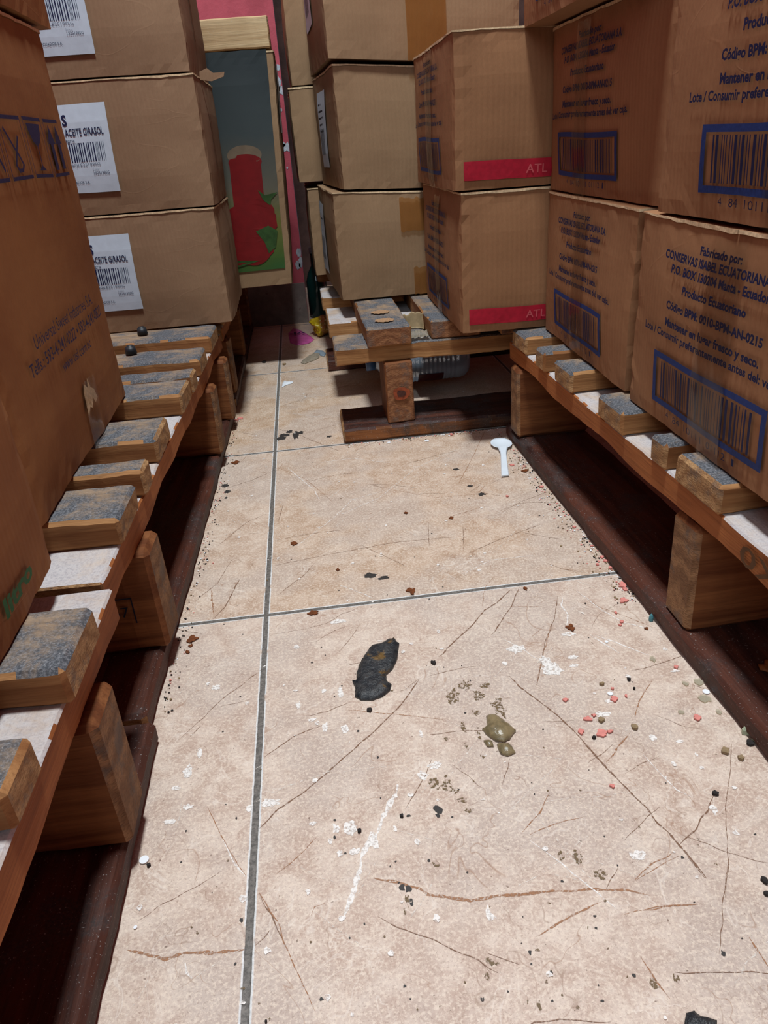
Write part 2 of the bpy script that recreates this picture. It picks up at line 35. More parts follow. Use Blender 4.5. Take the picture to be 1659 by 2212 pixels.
MARKS = [(2, (0.0622, 0.345), 0.0042, 0.0057), (2, (0.0534, 0.3451), 0.0024, 0.0044), (2, (0.0299, 0.4699), 0.0022, 0.0043), (2, (0.0643, 0.4785), 0.0021, 0.0066), (2, (0.0652, 0.4366), 0.0028, 0.0044), (2, (0.0506, 0.4834), 0.0023, 0.0028), (2, (0.0503, 0.4413), 0.0028, 0.0049), (2, (0.0648, 0.3252), 0.0034, 0.0027), (2, (0.0383, 0.3513), 0.003, 0.0019), (2, (0.1165, 0.3802), 0.0038, 0.0042), (2, (0.1266, 0.3868), 0.0045, 0.0034), (2, (0.0106, 0.3741), 0.0056, 0.0032), (2, (0.0678, 0.5801), 0.0085, 0.003), (2, (0.0768, 0.3312), 0.0035, 0.0061), (2, (0.0494, 0.3359), 0.0015, 0.0028), (2, (0.029, 0.5477), 0.0026, 0.0033), (2, (0.1216, 0.4202), 0.0014, 0.0047), (2, (0.0405, 0.3889), 0.002, 0.0021), (2, (0.0409, 0.4511), 0.0029, 0.0021), (2, (0.0551, 0.3255), 0.0024, 0.0021), (2, (0.1378, 0.2705), 0.0019, 0.0048), (2, (0.0916, 0.3385), 0.0012, 0.0023), (2, (0.2394, 0.474), 0.0081, 0.0083), (2, (0.238, 0.4833), 0.0042, 0.0085), (2, (0.2618, 0.4853), 0.0042, 0.0027), (2, (0.2595, 0.4744), 0.0041, 0.0021), (2, (0.2868, 0.3852), 0.0027, 0.0026), (2, (0.3038, 0.3786), 0.0026, 0.0016), (2, (0.3089, 0.3645), 0.0011, 0.0022), (2, (0.2967, 0.3179), 0.0022, 0.0038), (2, (0.2685, 0.5177), 0.0058, 0.003), (2, (0.2184, 0.5059), 0.0071, 0.0057), (2, (0.2713, 0.4283), 0.0038, 0.0019), (2, (0.236, 0.2939), 0.0041, 0.0034), (2, (0.3403, 0.4808), 0.002, 0.0022), (2, (0.3008, 0.2989), 0.0022, 0.0022), (2, (0.2608, 0.4151), 0.005, 0.0026), (2, (0.3355, 0.4525), 0.004, 0.0014), (2, (-0.047, 0.3805), 0.0036, 0.0022), (2, (-0.0585, 0.3697), 0.0036, 0.0022), (2, (-0.0518, 0.4136), 0.0038, 0.006), (2, (0.0078, 0.3752), 0.0042, 0.0029), (2, (-0.0047, 0.3038), 0.0023, 0.0028), (2, (-0.0045, 0.3722), 0.0018, 0.0033), (2, (-0.039, 0.5059), 0.0036, 0.0033), (2, (-0.0571, 0.3994), 0.003, 0.002), (2, (-0.0449, 0.4305), 0.0019, 0.0064), (3, (0.1534, 0.4567), 0.0054, 0.0087), (3, (0.1652, 0.4676), 0.005, 0.0055), (3, (0.1736, 0.4527), 0.0042, 0.0062), (3, (0.1857, 0.4377), 0.0055, 0.0117), (3, (0.1821, 0.4642), 0.0044, 0.0039), (3, (0.154, 0.4217), 0.0021, 0.0074), (3, (0.1524, 0.4014), 0.0016, 0.0039), (3, (0.1638, 0.4104), 0.0014, 0.0073), (3, (0.1398, 0.412), 0.0019, 0.0022), (3, (0.1617, 0.3899), 0.0019, 0.0021), (3, (0.1232, 0.3708), 0.004, 0.0045), (3, (0.1315, 0.3685), 0.004, 0.004), (3, (0.1353, 0.3622), 0.0031, 0.0028), (3, (0.1397, 0.3537), 0.0036, 0.0022), (3, (0.1425, 0.3441), 0.003, 0.0018), (3, (0.1667, 0.4352), 0.0039, 0.0028), (3, (0.0925, 0.287), 0.0015, 0.0041), (3, (0.09, 0.2805), 0.0009, 0.0023), (3, (0.1133, 0.3079), 0.0027, 0.0026), (3, (0.1323, 0.376), 0.0016, 0.0011), (3, (0.1999, 0.2988), 0.0031, 0.0052), (3, (0.1899, 0.3005), 0.0021, 0.0035), (3, (0.2082, 0.2845), 0.0035, 0.0033), (3, (0.2316, 0.3063), 0.0012, 0.0013), (3, (0.1976, 0.3494), 0.0012, 0.0035), (3, (0.1316, 0.2439), 0.0025, 0.0025), (3, (0.1349, 0.2425), 0.0018, 0.0015), (3, (0.1281, 0.2366), 0.0014, 0.0021), (3, (0.2127, 0.2209), 0.0021, 0.0036), (3, (0.1685, 0.2146), 0.0023, 0.0028), (3, (0.2247, 0.2202), 0.0017, 0.0023), (3, (0.1506, 0.2181), 0.0013, 0.0028), (3, (0.1453, 0.2214), 0.0009, 0.0017), (3, (0.1583, 0.246), 0.0015, 0.0009), (3, (0.1728, 0.2718), 0.0012, 0.0011), (3, (0.1622, 0.233), 0.0006, 0.0021), (4, (0.1218, 0.3492), 0.0027, 0.0041), (4, (0.0905, 0.2956), 0.0018, 0.0022), (4, (0.094, 0.2938), 0.002, 0.0024), (4, (0.0944, 0.2855), 0.0011, 0.0024), (4, (0.1209, 0.3442), 0.0015, 0.0018), (4, (0.1016, 0.3468), 0.0017, 0.0009), (4, (0.0132, 1.1035), 0.0088, 0.0084), (4, (0.0104, 1.0919), 0.0059, 0.0063), (4, (0.032, 1.0979), 0.0052, 0.0166), (4, (0.0393, 1.1062), 0.0045, 0.0064), (4, (0.0069, 1.0889), 0.0058, 0.0063), (4, (0.0211, 1.116), 0.0045, 0.0065), (4, (0.0825, 1.0764), 0.0044, 0.0041), (4, (-0.0653, 0.9302), 0.0045, 0.0063), (4, (-0.0611, 0.908), 0.0044, 0.0046), (4, (-0.0609, 0.889), 0.0026, 0.003), (4, (0.1059, 0.6557), 0.0067, 0.0047), (4, (0.1196, 0.6479), 0.0057, 0.0036), (4, (0.2605, 0.816), 0.0045, 0.004), (4, (0.2454, 0.9004), 0.0037, 0.0031), (4, (0.252, 0.8437), 0.0035, 0.0029), (3, (0.01, 0.415), 0.0007, 0.0007), (3, (0.013, 0.232), 0.0007, 0.0007), (3, (0.289, 0.709), 0.0008, 0.0008), (3, (0.216, 0.314), 0.0004, 0.0005), (4, (0.055, 0.979), 0.001, 0.0011), (4, (0.261, 0.288), 0.001, 0.0012), (4, (0.084, 0.238), 0.001, 0.0007), (3, (0.007, 0.241), 0.0007, 0.0006), (4, (0.153, 0.494), 0.0006, 0.0007), (3, (0.277, 0.299), 0.0011, 0.0014), (3, (0.306, 0.688), 0.001, 0.0012), (3, (0.143, 0.308), 0.0005, 0.0005), (3, (0.039, 0.917), 0.001, 0.0007), (4, (0.297, 0.446), 0.0005, 0.0006), (4, (0.317, 0.877), 0.0009, 0.0011), (4, (0.085, 0.365), 0.0005, 0.0006), (4, (0.04, 0.238), 0.001, 0.0009), (4, (0.13, 0.341), 0.0008, 0.0008), (4, (0.089, 0.314), 0.0006, 0.0007), (4, (0.14, 0.389), 0.0004, 0.0004), (4, (0.324, 0.846), 0.0008, 0.0009), (4, (0.058, 0.325), 0.0009, 0.0006), (4, (0.158, 0.219), 0.0006, 0.0006), (4, (0.054, 0.531), 0.0006, 0.0006), (4, (0.042, 0.523), 0.0009, 0.0009), (3, (0.293, 0.528), 0.0006, 0.0004), (4, (-0.018, 0.49), 0.0009, 0.0007), (3, (0.048, 0.277), 0.0007, 0.0005), (4, (0.053, 0.352), 0.001, 0.0008), (3, (-0.047, 0.434), 0.0005, 0.0006), (3, (-0.029, 0.628), 0.001, 0.0011), (3, (0.084, 0.791), 0.0006, 0.0005), (4, (0.066, 0.487), 0.0007, 0.0009), (4, (0.255, 0.229), 0.0011, 0.0014), (4, (0.194, 0.253), 0.0009, 0.0007), (4, (0.073, 0.662), 0.0004, 0.0004), (3, (0.274, 0.294), 0.001, 0.0013), (4, (0.302, 0.948), 0.0009, 0.0007), (3, (0.207, 0.39), 0.0007, 0.0007), (4, (0.072, 0.634), 0.001, 0.0012), (3, (0.082, 0.696), 0.0008, 0.0006), (3, (0.2, 0.225), 0.001, 0.0006), (4, (0.151, 0.251), 0.0004, 0.0003), (3, (0.158, 0.465), 0.0007, 0.0004), (4, (0.269, 0.235), 0.0005, 0.0004), (4, (0.051, 0.543), 0.0009, 0.0007), (4, (-0.021, 0.578), 0.0005, 0.0005), (4, (0.117, 0.865), 0.0005, 0.0005), (3, (0.297, 0.469), 0.001, 0.0009), (4, (0.075, 0.432), 0.0009, 0.001), (3, (0.148, 0.625), 0.0008, 0.0005), (3, (0.106, 0.473), 0.001, 0.0009), (4, (0.254, 0.259), 0.0006, 0.0004), (3, (0.245, 0.313), 0.001, 0.0011), (4, (0.231, 0.364), 0.0005, 0.0003), (4, (-0.024, 0.311), 0.0004, 0.0003), (3, (-0.03, 0.286), 0.0009, 0.0011), (3, (0.139, 0.275), 0.0004, 0.0004), (4, (0.184, 0.223), 0.0004, 0.0004), (3, (-0.034, 0.66), 0.0008, 0.0007), (4, (0.078, 0.5), 0.0006, 0.0004), (3, (0.101, 0.225), 0.0007, 0.0005), (4, (0.185, 0.284), 0.0009, 0.0008), (4, (0.153, 0.239), 0.0005, 0.0006), (3, (0.32, 0.373), 0.0007, 0.0005), (4, (0.024, 0.708), 0.0008, 0.0006), (3, (0.164, 0.221), 0.0006, 0.0005), (4, (0.277, 0.344), 0.0006, 0.0004), (4, (0.139, 0.499), 0.0005, 0.0004), (3, (0.187, 0.428), 0.001, 0.001), (4, (0.109, 0.311), 0.001, 0.0011), (3, (-0.001, 0.67), 0.0009, 0.0011), (3, (-0.026, 0.649), 0.0005, 0.0006), (4, (0.085, 0.311), 0.0005, 0.0005), (3, (0.038, 0.541), 0.0008, 0.0005), (4, (0.059, 0.475), 0.0007, 0.0007), (3, (0.234, 0.769), 0.0006, 0.0004), (3, (0.232, 0.223), 0.0005, 0.0004), (3, (0.215, 0.278), 0.0006, 0.0006), (4, (0.183, 0.215), 0.0009, 0.0006), (3, (0.151, 0.521), 0.0009, 0.0009), (4, (-0.013, 0.365), 0.0008, 0.001), (4, (0.312, 0.743), 0.0011, 0.0009), (3, (0.219, 0.348), 0.0008, 0.0007), (3, (0.056, 0.73), 0.0004, 0.0005), (4, (0.131, 0.299), 0.0007, 0.0006), (4, (0.175, 0.617), 0.0009, 0.0008), (4, (0.087, 0.402), 0.0009, 0.0011), (4, (0.221, 0.289), 0.0005, 0.0005), (4, (0.196, 0.26), 0.0009, 0.0006), (4, (0.115, 0.694), 0.0008, 0.0006), (3, (0.017, 0.302), 0.0004, 0.0005), (3, (0.15, 0.368), 0.0008, 0.0009), (3, (0.035, 0.27), 0.0007, 0.0008), (4, (0.212, 0.408), 0.0008, 0.0006), (3, (0.251, 0.911), 0.0008, 0.0007), (4, (0.123, 0.225), 0.001, 0.0012), (4, (0.321, 0.865), 0.0007, 0.0004), (3, (0.116, 0.235), 0.0006, 0.0007), (3, (-0.025, 0.28), 0.0008, 0.0009), (3, (0.285, 0.501), 0.001, 0.0012), (4, (0.089, 0.299), 0.0007, 0.0005), (4, (-0.029, 0.451), 0.0009, 0.0008), (3, (0.247, 0.543), 0.0007, 0.0006), (4, (-0.007, 0.264), 0.0009, 0.0008), (4, (0.139, 0.363), 0.0006, 0.0004), (4, (0.156, 0.682), 0.0005, 0.0005), (4, (0.211, 0.878), 0.0004, 0.0004), (3, (0.097, 0.497), 0.0004, 0.0003), (4, (-0.021, 0.378), 0.0006, 0.0004), (4, (0.3, 0.56), 0.001, 0.0012), (3, (0.045, 0.643), 0.0006, 0.0006), (3, (0.087, 0.849), 0.0009, 0.0009), (3, (0.157, 0.238), 0.0005, 0.0005), (4, (0.204, 0.225), 0.0011, 0.0009), (4, (0.137, 0.227), 0.0005, 0.0006), (4, (0.052, 0.338), 0.001, 0.0012), (3, (0.19, 0.254), 0.0008, 0.0007), (4, (0.121, 0.649), 0.0009, 0.0007), (3, (-0.016, 0.332), 0.0008, 0.0007), (4, (0.183, 0.73), 0.0009, 0.0008), (4, (0.221, 0.31), 0.0005, 0.0006), (4, (0.154, 0.245), 0.001, 0.0012), (4, (0.284, 0.509), 0.0007, 0.0006), (3, (0.255, 0.778), 0.0005, 0.0004), (4, (0.189, 0.36), 0.0004, 0.0005), (3, (0.002, 0.406), 0.0007, 0.0007), (4, (0.26, 0.374), 0.0005, 0.0003), (3, (-0.059, 0.251), 0.0005, 0.0004), (3, (0.154, 0.649), 0.001, 0.001), (3, (0.196, 0.241), 0.0006, 0.0006), (3, (-0.034, 0.29), 0.0008, 0.0006), (4, (0.159, 0.436), 0.0009, 0.0008), (3, (0.203, 0.858), 0.0008, 0.0007), (4, (0.188, 0.35), 0.0005, 0.0007), (4, (0.059, 0.479), 0.0005, 0.0003), (3, (0.278, 0.28), 0.001, 0.001), (3, (0.322, 0.362), 0.0007, 0.0009), (3, (0.284, 0.451), 0.0011, 0.0009), (4, (-0.046, 0.336), 0.0006, 0.0006), (3, (0.028, 0.483), 0.0006, 0.0007), (4, (0.04, 0.844), 0.0006, 0.0004), (3, (-0.021, 0.315), 0.0009, 0.0011), (4, (-0.04, 0.598), 0.0007, 0.0007), (4, (0.057, 0.269), 0.0006, 0.0007), (4, (0.015, 0.293), 0.0004, 0.0004), (4, (0.214, 0.707), 0.0004, 0.0005), (3, (0.089, 0.225), 0.0009, 0.0006), (4, (-0.055, 1.051), 0.0007, 0.0004), (4, (0.243, 0.808), 0.0006, 0.0007), (4, (0.119, 0.615), 0.0004, 0.0004), (4, (0.162, 0.233), 0.001, 0.0007), (3, (0.205, 0.268), 0.0008, 0.0007), (3, (0.033, 0.746), 0.0004, 0.0005), (3, (0.158, 0.229), 0.001, 0.0009), (3, (0.201, 0.703), 0.0005, 0.0007), (4, (0.171, 0.473), 0.0006, 0.0008), (4, (0.086, 0.231), 0.0005, 0.0005), (3, (0.076, 0.267), 0.001, 0.001), (3, (0.161, 0.421), 0.0006, 0.0007), (4, (-0.046, 0.36), 0.0007, 0.0008), (3, (0.306, 0.311), 0.0005, 0.0004), (4, (0.066, 0.276), 0.0006, 0.0008), (4, (0.101, 0.597), 0.0005, 0.0006), (3, (-0.033, 0.906), 0.0008, 0.0009), (4, (0.156, 0.266), 0.0004, 0.0005), (4, (0.158, 0.599), 0.0008, 0.0006), (4, (0.312, 0.296), 0.0009, 0.0005), (4, (-0.005, 0.29), 0.001, 0.0013), (4, (0.168, 0.493), 0.0005, 0.0006), (4, (0.034, 0.801), 0.0005, 0.0004), (3, (-0.002, 0.25), 0.0011, 0.0008), (2, (0.0717, 1.4361), 0.0014, 0.0017), (2, (0.0553, 0.2277), 0.0012, 0.0014), (2, (0.2428, 0.9395), 0.0013, 0.0014), (2, (0.1069, 0.8948), 0.0019, 0.0014), (2, (0.1677, 1.4126), 0.002, 0.0013), (2, (0.3154, 1.2921), 0.0009, 0.0007), (2, (0.0109, 0.269), 0.0022, 0.002), (2, (0.2791, 0.3489), 0.0006, 0.0009), (2, (0.2476, 1.489), 0.0017, 0.0017), (2, (0.2364, 0.3203), 0.0015, 0.0014), (2, (-0.0115, 0.9805), 0.0011, 0.0011), (2, (0.0794, 0.6136), 0.0012, 0.0013), (2, (0.3222, 1.417), 0.002, 0.0026), (2, (0.0447, 1.4697), 0.001, 0.0006), (2, (0.1303, 1.1519), 0.0011, 0.0013), (2, (0.043, 1.457), 0.0013, 0.0013), (2, (0.1426, 1.3374), 0.0022, 0.0022), (2, (0.1066, 1.0031), 0.0007, 0.0007), (2, (0.269, 1.2106), 0.0007, 0.0009), (2, (0.0836, 1.4757), 0.0012, 0.0008), (2, (0.1495, 1.349), 0.0013, 0.0018), (2, (0.2145, 0.67), 0.0011, 0.0011), (2, (0.0896, 0.6843), 0.0016, 0.0023), (2, (0.1638, 0.3901), 0.001, 0.0008), (2, (0.1759, 0.3814), 0.0007, 0.0006), (2, (0.0432, 0.2383), 0.0015, 0.0021), (2, (0.1437, 1.1586), 0.0019, 0.0026), (2, (0.2952, 0.7738), 0.0017, 0.0011), (2, (0.282, 0.6917), 0.0014, 0.0019), (2, (0.0447, 0.4469), 0.0019, 0.0021), (2, (-0.0361, 0.2365), 0.0012, 0.0006), (2, (0.263, 0.4388), 0.001, 0.0009), (2, (0.1347, 0.7621), 0.0016, 0.0019), (2, (0.1045, 0.3261), 0.0022, 0.0026), (2, (-0.0366, 0.7742), 0.0018, 0.0027), (2, (-0.0436, 0.2123), 0.0014, 0.0013), (2, (0.2878, 1.2744), 0.0011, 0.001), (2, (0.1631, 1.3494), 0.0009, 0.0008), (2, (-0.0346, 1.0337), 0.0006, 0.0009), (2, (0.1395, 0.9461), 0.0007, 0.0005), (2, (0.1175, 1.3146), 0.0015, 0.0011), (2, (0.3228, 1.0599), 0.0014, 0.001), (2, (0.0494, 1.3698), 0.0008, 0.0008), (2, (0.178, 0.6613), 0.0018, 0.0026), (2, (0.273, 1.1594), 0.0009, 0.0005), (2, (0.1031, 0.6057), 0.0009, 0.0012), (2, (0.0164, 1.2696), 0.0021, 0.0013), (2, (0.2954, 0.7163), 0.0009, 0.0006), (2, (-0.0549, 0.8484), 0.0012, 0.0016), (2, (0.2632, 0.2741), 0.0012, 0.0011), (2, (0.0011, 0.5259), 0.001, 0.0012), (2, (0.0661, 0.3445), 0.001, 0.0009), (2, (0.1559, 0.5191), 0.0017, 0.0012), (2, (0.1983, 0.9922), 0.0009, 0.0011), (2, (0.0877, 0.9014), 0.0016, 0.0018), (2, (0.1069, 0.2728), 0.0019, 0.0025), (2, (0.1261, 0.9527), 0.001, 0.0014), (2, (0.2043, 0.4885), 0.0019, 0.0028), (2, (0.0684, 1.4942), 0.0014, 0.0009), (2, (0.2168, 0.6405), 0.0018, 0.0019), (2, (-0.0269, 0.8865), 0.002, 0.0019), (2, (0.1457, 1.3221), 0.0013, 0.0013), (2, (0.1631, 1.271), 0.0009, 0.0005), (2, (0.2345, 0.9184), 0.0011, 0.0015), (2, (0.2838, 0.9039), 0.0022, 0.0029), (2, (0.2292, 0.5787), 0.0006, 0.0007), (2, (0.224, 0.6559), 0.0014, 0.0015), (2, (0.0299, 1.1069), 0.0015, 0.0013), (2, (-0.0262, 0.9201), 0.0011, 0.0014), (2, (-0.001, 0.7127), 0.0009, 0.0008), (2, (0.1606, 0.339), 0.0007, 0.0007), (2, (0.0106, 0.8566), 0.0009, 0.0005), (2, (0.145, 1.4001), 0.002, 0.002), (2, (0.0889, 0.2859), 0.001, 0.0008), (2, (0.3066, 0.3524), 0.0021, 0.0021), (2, (0.1036, 0.541), 0.0021, 0.0015), (2, (0.1585, 0.864), 0.0009, 0.0007), (2, (0.3242, 1.228), 0.0018, 0.0025), (2, (-0.0306, 1.1146), 0.0018, 0.0013), (2, (0.1128, 1.4667), 0.0011, 0.0014), (2, (-0.0039, 1.0673), 0.001, 0.001), (2, (0.079, 1.3314), 0.0018, 0.0018), (2, (0.2049, 0.756), 0.0019, 0.0014), (2, (0.1477, 0.9613), 0.0012, 0.0007), (2, (-0.002, 1.0326), 0.0009, 0.0012), (2, (0.132, 1.4391), 0.002, 0.0024), (2, (0.079, 0.2566), 0.0015, 0.0019), (2, (0.2984, 0.4635), 0.0009, 0.0013), (2, (0.2258, 0.83), 0.0018, 0.0012), (2, (0.1476, 1.0692), 0.0016, 0.001), (2, (-0.0153, 1.0123), 0.002, 0.0013), (2, (-0.0672, 0.3077), 0.0019, 0.0017), (2, (0.1123, 1.4922), 0.0016, 0.0012), (2, (0.2104, 0.2026), 0.0011, 0.0013), (2, (-0.0017, 0.2425), 0.0014, 0.0012), (2, (0.3185, 0.3321), 0.0019, 0.0017), (2, (0.2522, 0.7786), 0.0017, 0.0014), (2, (0.0198, 0.7882), 0.0019, 0.0016), (2, (0.022, 0.7406), 0.0008, 0.0006), (2, (0.1591, 0.9092), 0.0016, 0.0012), (2, (-0.0601, 0.2344), 0.0011, 0.0008), (2, (0.1576, 0.545), 0.0018, 0.002), (2, (0.1949, 1.1562), 0.0014, 0.0013), (2, (0.0534, 0.2818), 0.0019, 0.0019), (2, (-0.0301, 1.4046), 0.0015, 0.0017), (2, (0.1055, 0.364), 0.0022, 0.0015), (2, (0.0765, 1.4991), 0.0008, 0.0008), (2, (0.1219, 0.5219), 0.0021, 0.0019), (2, (-0.0654, 0.8156), 0.0006, 0.0007), (2, (0.2776, 1.3774), 0.0007, 0.0008), (2, (0.0519, 0.8144), 0.0011, 0.0009), (2, (-0.0169, 1.0134), 0.0007, 0.0011), (2, (-0.0525, 1.4533), 0.0009, 0.0005), (2, (0.2279, 0.8902), 0.0018, 0.0018), (2, (0.1822, 0.3075), 0.0017, 0.0017), (2, (0.3149, 0.2081), 0.0007, 0.0008), (2, (0.3005, 0.7482), 0.0017, 0.0018), (2, (0.0864, 0.805), 0.0016, 0.0008), (2, (0.0522, 1.1595), 0.001, 0.001), (2, (0.0327, 0.6649), 0.0016, 0.002), (2, (0.3127, 0.8199), 0.0009, 0.0008), (2, (-0.0466, 0.5114), 0.0015, 0.0017), (2, (0.0266, 0.4361), 0.0008, 0.0005), (2, (0.1306, 0.5317), 0.002, 0.0021), (2, (0.0661, 0.7604), 0.0007, 0.0008), (2, (0.2304, 0.6727), 0.0018, 0.0014), (2, (0.0178, 0.4967), 0.0009, 0.001), (2, (0.1868, 1.1461), 0.0008, 0.001), (2, (0.1213, 0.692), 0.0014, 0.0013), (2, (0.01, 0.7135), 0.0016, 0.002), (2, (0.296, 0.4527), 0.002, 0.0026), (2, (0.2152, 1.4734), 0.0008, 0.001), (2, (0.2898, 0.3586), 0.0016, 0.0022), (2, (0.0472, 1.3118), 0.0021, 0.0019), (2, (-0.0119, 0.4802), 0.0019, 0.0018), (2, (0.0563, 0.7758), 0.0021, 0.0016), (2, (-0.0627, 1.434), 0.0011, 0.001), (2, (0.3203, 0.5665), 0.0007, 0.001), (2, (0.0275, 0.4881), 0.0021, 0.0015), (2, (0.2905, 0.633), 0.0011, 0.0008), (2, (0.1469, 0.9282), 0.0012, 0.0012), (2, (0.0492, 1.289), 0.0021, 0.0026), (2, (0.2579, 0.292), 0.001, 0.0007), (2, (-0.0081, 1.459), 0.002, 0.0029), (2, (0.1531, 0.3515), 0.0013, 0.0007), (2, (0.2919, 0.5452), 0.0011, 0.0015), (2, (0.0102, 1.3994), 0.0011, 0.0013), (2, (-0.0273, 1.3679), 0.0012, 0.001), (2, (0.1917, 0.9714), 0.001, 0.0006), (2, (0.1602, 0.2321), 0.002, 0.0017), (2, (-0.0022, 0.6263), 0.0008, 0.0006), (2, (0.1473, 0.729), 0.0011, 0.0009), (2, (0.1246, 1.2123), 0.0013, 0.0016), (2, (0.1231, 0.3564), 0.0009, 0.0012), (2, (0.1217, 0.6972), 0.0014, 0.0019), (2, (0.0801, 0.6701), 0.0012, 0.0006), (2, (0.1479, 0.8229), 0.0014, 0.0013), (2, (0.119, 1.1301), 0.0009, 0.0013), (2, (-0.0241, 1.3262), 0.0009, 0.0011), (2, (0.0342, 0.3017), 0.0015, 0.002)]
CHIPS = [('pink', (0.3451, 0.5819), 0.0047), ('pink', (0.344, 0.5737), 0.0025), ('pink', (0.3354, 0.5561), 0.0041), ('pink', (0.2749, 0.429), 0.0031), ('pink', (0.2475, 0.4117), 0.0027), ('pink', (0.2536, 0.4146), 0.0017), ('pink', (0.2381, 0.3996), 0.0026), ('pink', (0.2514, 0.3947), 0.0039), ('pink', (0.2585, 0.3958), 0.0022), ('pink', (0.327, 0.3981), 0.0032), ('pink', (0.338, 0.4559), 0.0021), ('pink', (0.2382, 0.435), 0.0021), ('pink', (0.2408, 0.3471), 0.0018), ('pink', (0.2851, 0.4302), 0.0014), ('pink', (0.3205, 0.5244), 0.0016), ('pink', (0.3209, 0.5391), 0.0016), ('pink', (0.2781, 0.4405), 0.0014), ('pink', (0.3471, 0.6283), 0.0027), ('pink', (0.3453, 0.6364), 0.0023), ('pink', (0.3456, 0.6146), 0.0022), ('pink', (0.3355, 0.6234), 0.0018), ('pink', (0.3401, 0.7057), 0.002), ('pink', (0.3486, 0.8037), 0.0022), ('pink', (0.289, 0.8016), 0.0022), ('pink', (0.3373, 0.8165), 0.0022), ('pink', (0.3201, 0.8925), 0.003), ('pink', (0.2641, 1.0279), 0.0033), ('pink', (-0.0608, 1.2046), 0.0048), ('pink', (-0.0682, 1.1998), 0.0039), ('pink', (0.3174, 0.52), 0.0016), ('brown', (0.2732, 0.5258), 0.0044), ('brown', (0.0458, 0.5986), 0.0048), ('brown', (0.1437, 0.6159), 0.0054), ('brown', (0.0271, 0.7429), 0.0042), ('brown', (-0.067, 0.5793), 0.0048), ('brown', (-0.0679, 0.5695), 0.0021), ('brown', (-0.0693, 0.56), 0.0021), ('brown', (0.2118, 0.7611), 0.0026), ('brown', (0.3315, 0.8702), 0.0046), ('brown', (0.1617, 0.7874), 0.0027), ('brown', (0.0733, 0.6735), 0.0024), ('brown', (-0.0556, 1.0082), 0.0055), ('brown', (0.2528, 0.5958), 0.0026), ('brown', (0.3373, 0.5108), 0.0019), ('dark', (0.145, 0.5005), 0.0023), ('dark', (0.0853, 0.4526), 0.0025), ('dark', (0.2951, 0.4485), 0.0017), ('dark', (0.3036, 0.3292), 0.002), ('dark', (0.0682, 0.34), 0.0015), ('dark', (0.0972, 0.3469), 0.0015), ('dark', (0.2995, 0.2646), 0.0024), ('dark', (0.2959, 0.2571), 0.0015), ('dark', (-0.0336, 1.5621), 0.0069), ('dark', (0.0111, 0.2306), 0.0007), ('dark', (0.2454, 0.392), 0.0014), ('dark', (-0.0662, 0.3364), 0.0012), ('dark', (0.2948, 0.4372), 0.0011), ('dark', (0.3497, 0.367), 0.0025), ('sequin', (0.3468, 0.4237), 0.0027), ('sequin', (0.2746, 0.4356), 0.0021), ('sequin', (-0.07, 0.3414), 0.0031), ('sequin', (0.2966, 0.4994), 0.0015), ('sequin', (0.2246, 1.0141), 0.0033), ('sequin', (0.169, 1.0228), 0.0027), ('sequin', (-0.0669, 0.2949), 0.0011), ('clear', (0.347, 0.4359), 0.0042), ('clear', (0.3359, 0.4358), 0.0028), ('clear', (0.341, 0.4161), 0.0047), ('clear', (0.3446, 0.4008), 0.0026), ('clear', (0.3176, 0.406), 0.0026), ('clear', (0.3246, 0.4697), 0.0037), ('green', (0.3547, 0.3767), 0.0041), ('green', (0.3548, 0.3697), 0.0019), ('teal', (0.3464, 0.5218), 0.002), ('tan', (0.3291, 0.3631), 0.0028), ('tan', (0.3362, 0.3552), 0.0021), ('tan', (0.0097, 1.5272), 0.0048), ('tan', (0.2724, 0.4473), 0.0017), ('tan', (0.2777, 0.397), 0.0026), ('tan', (0.2567, 0.4084), 0.0026)]
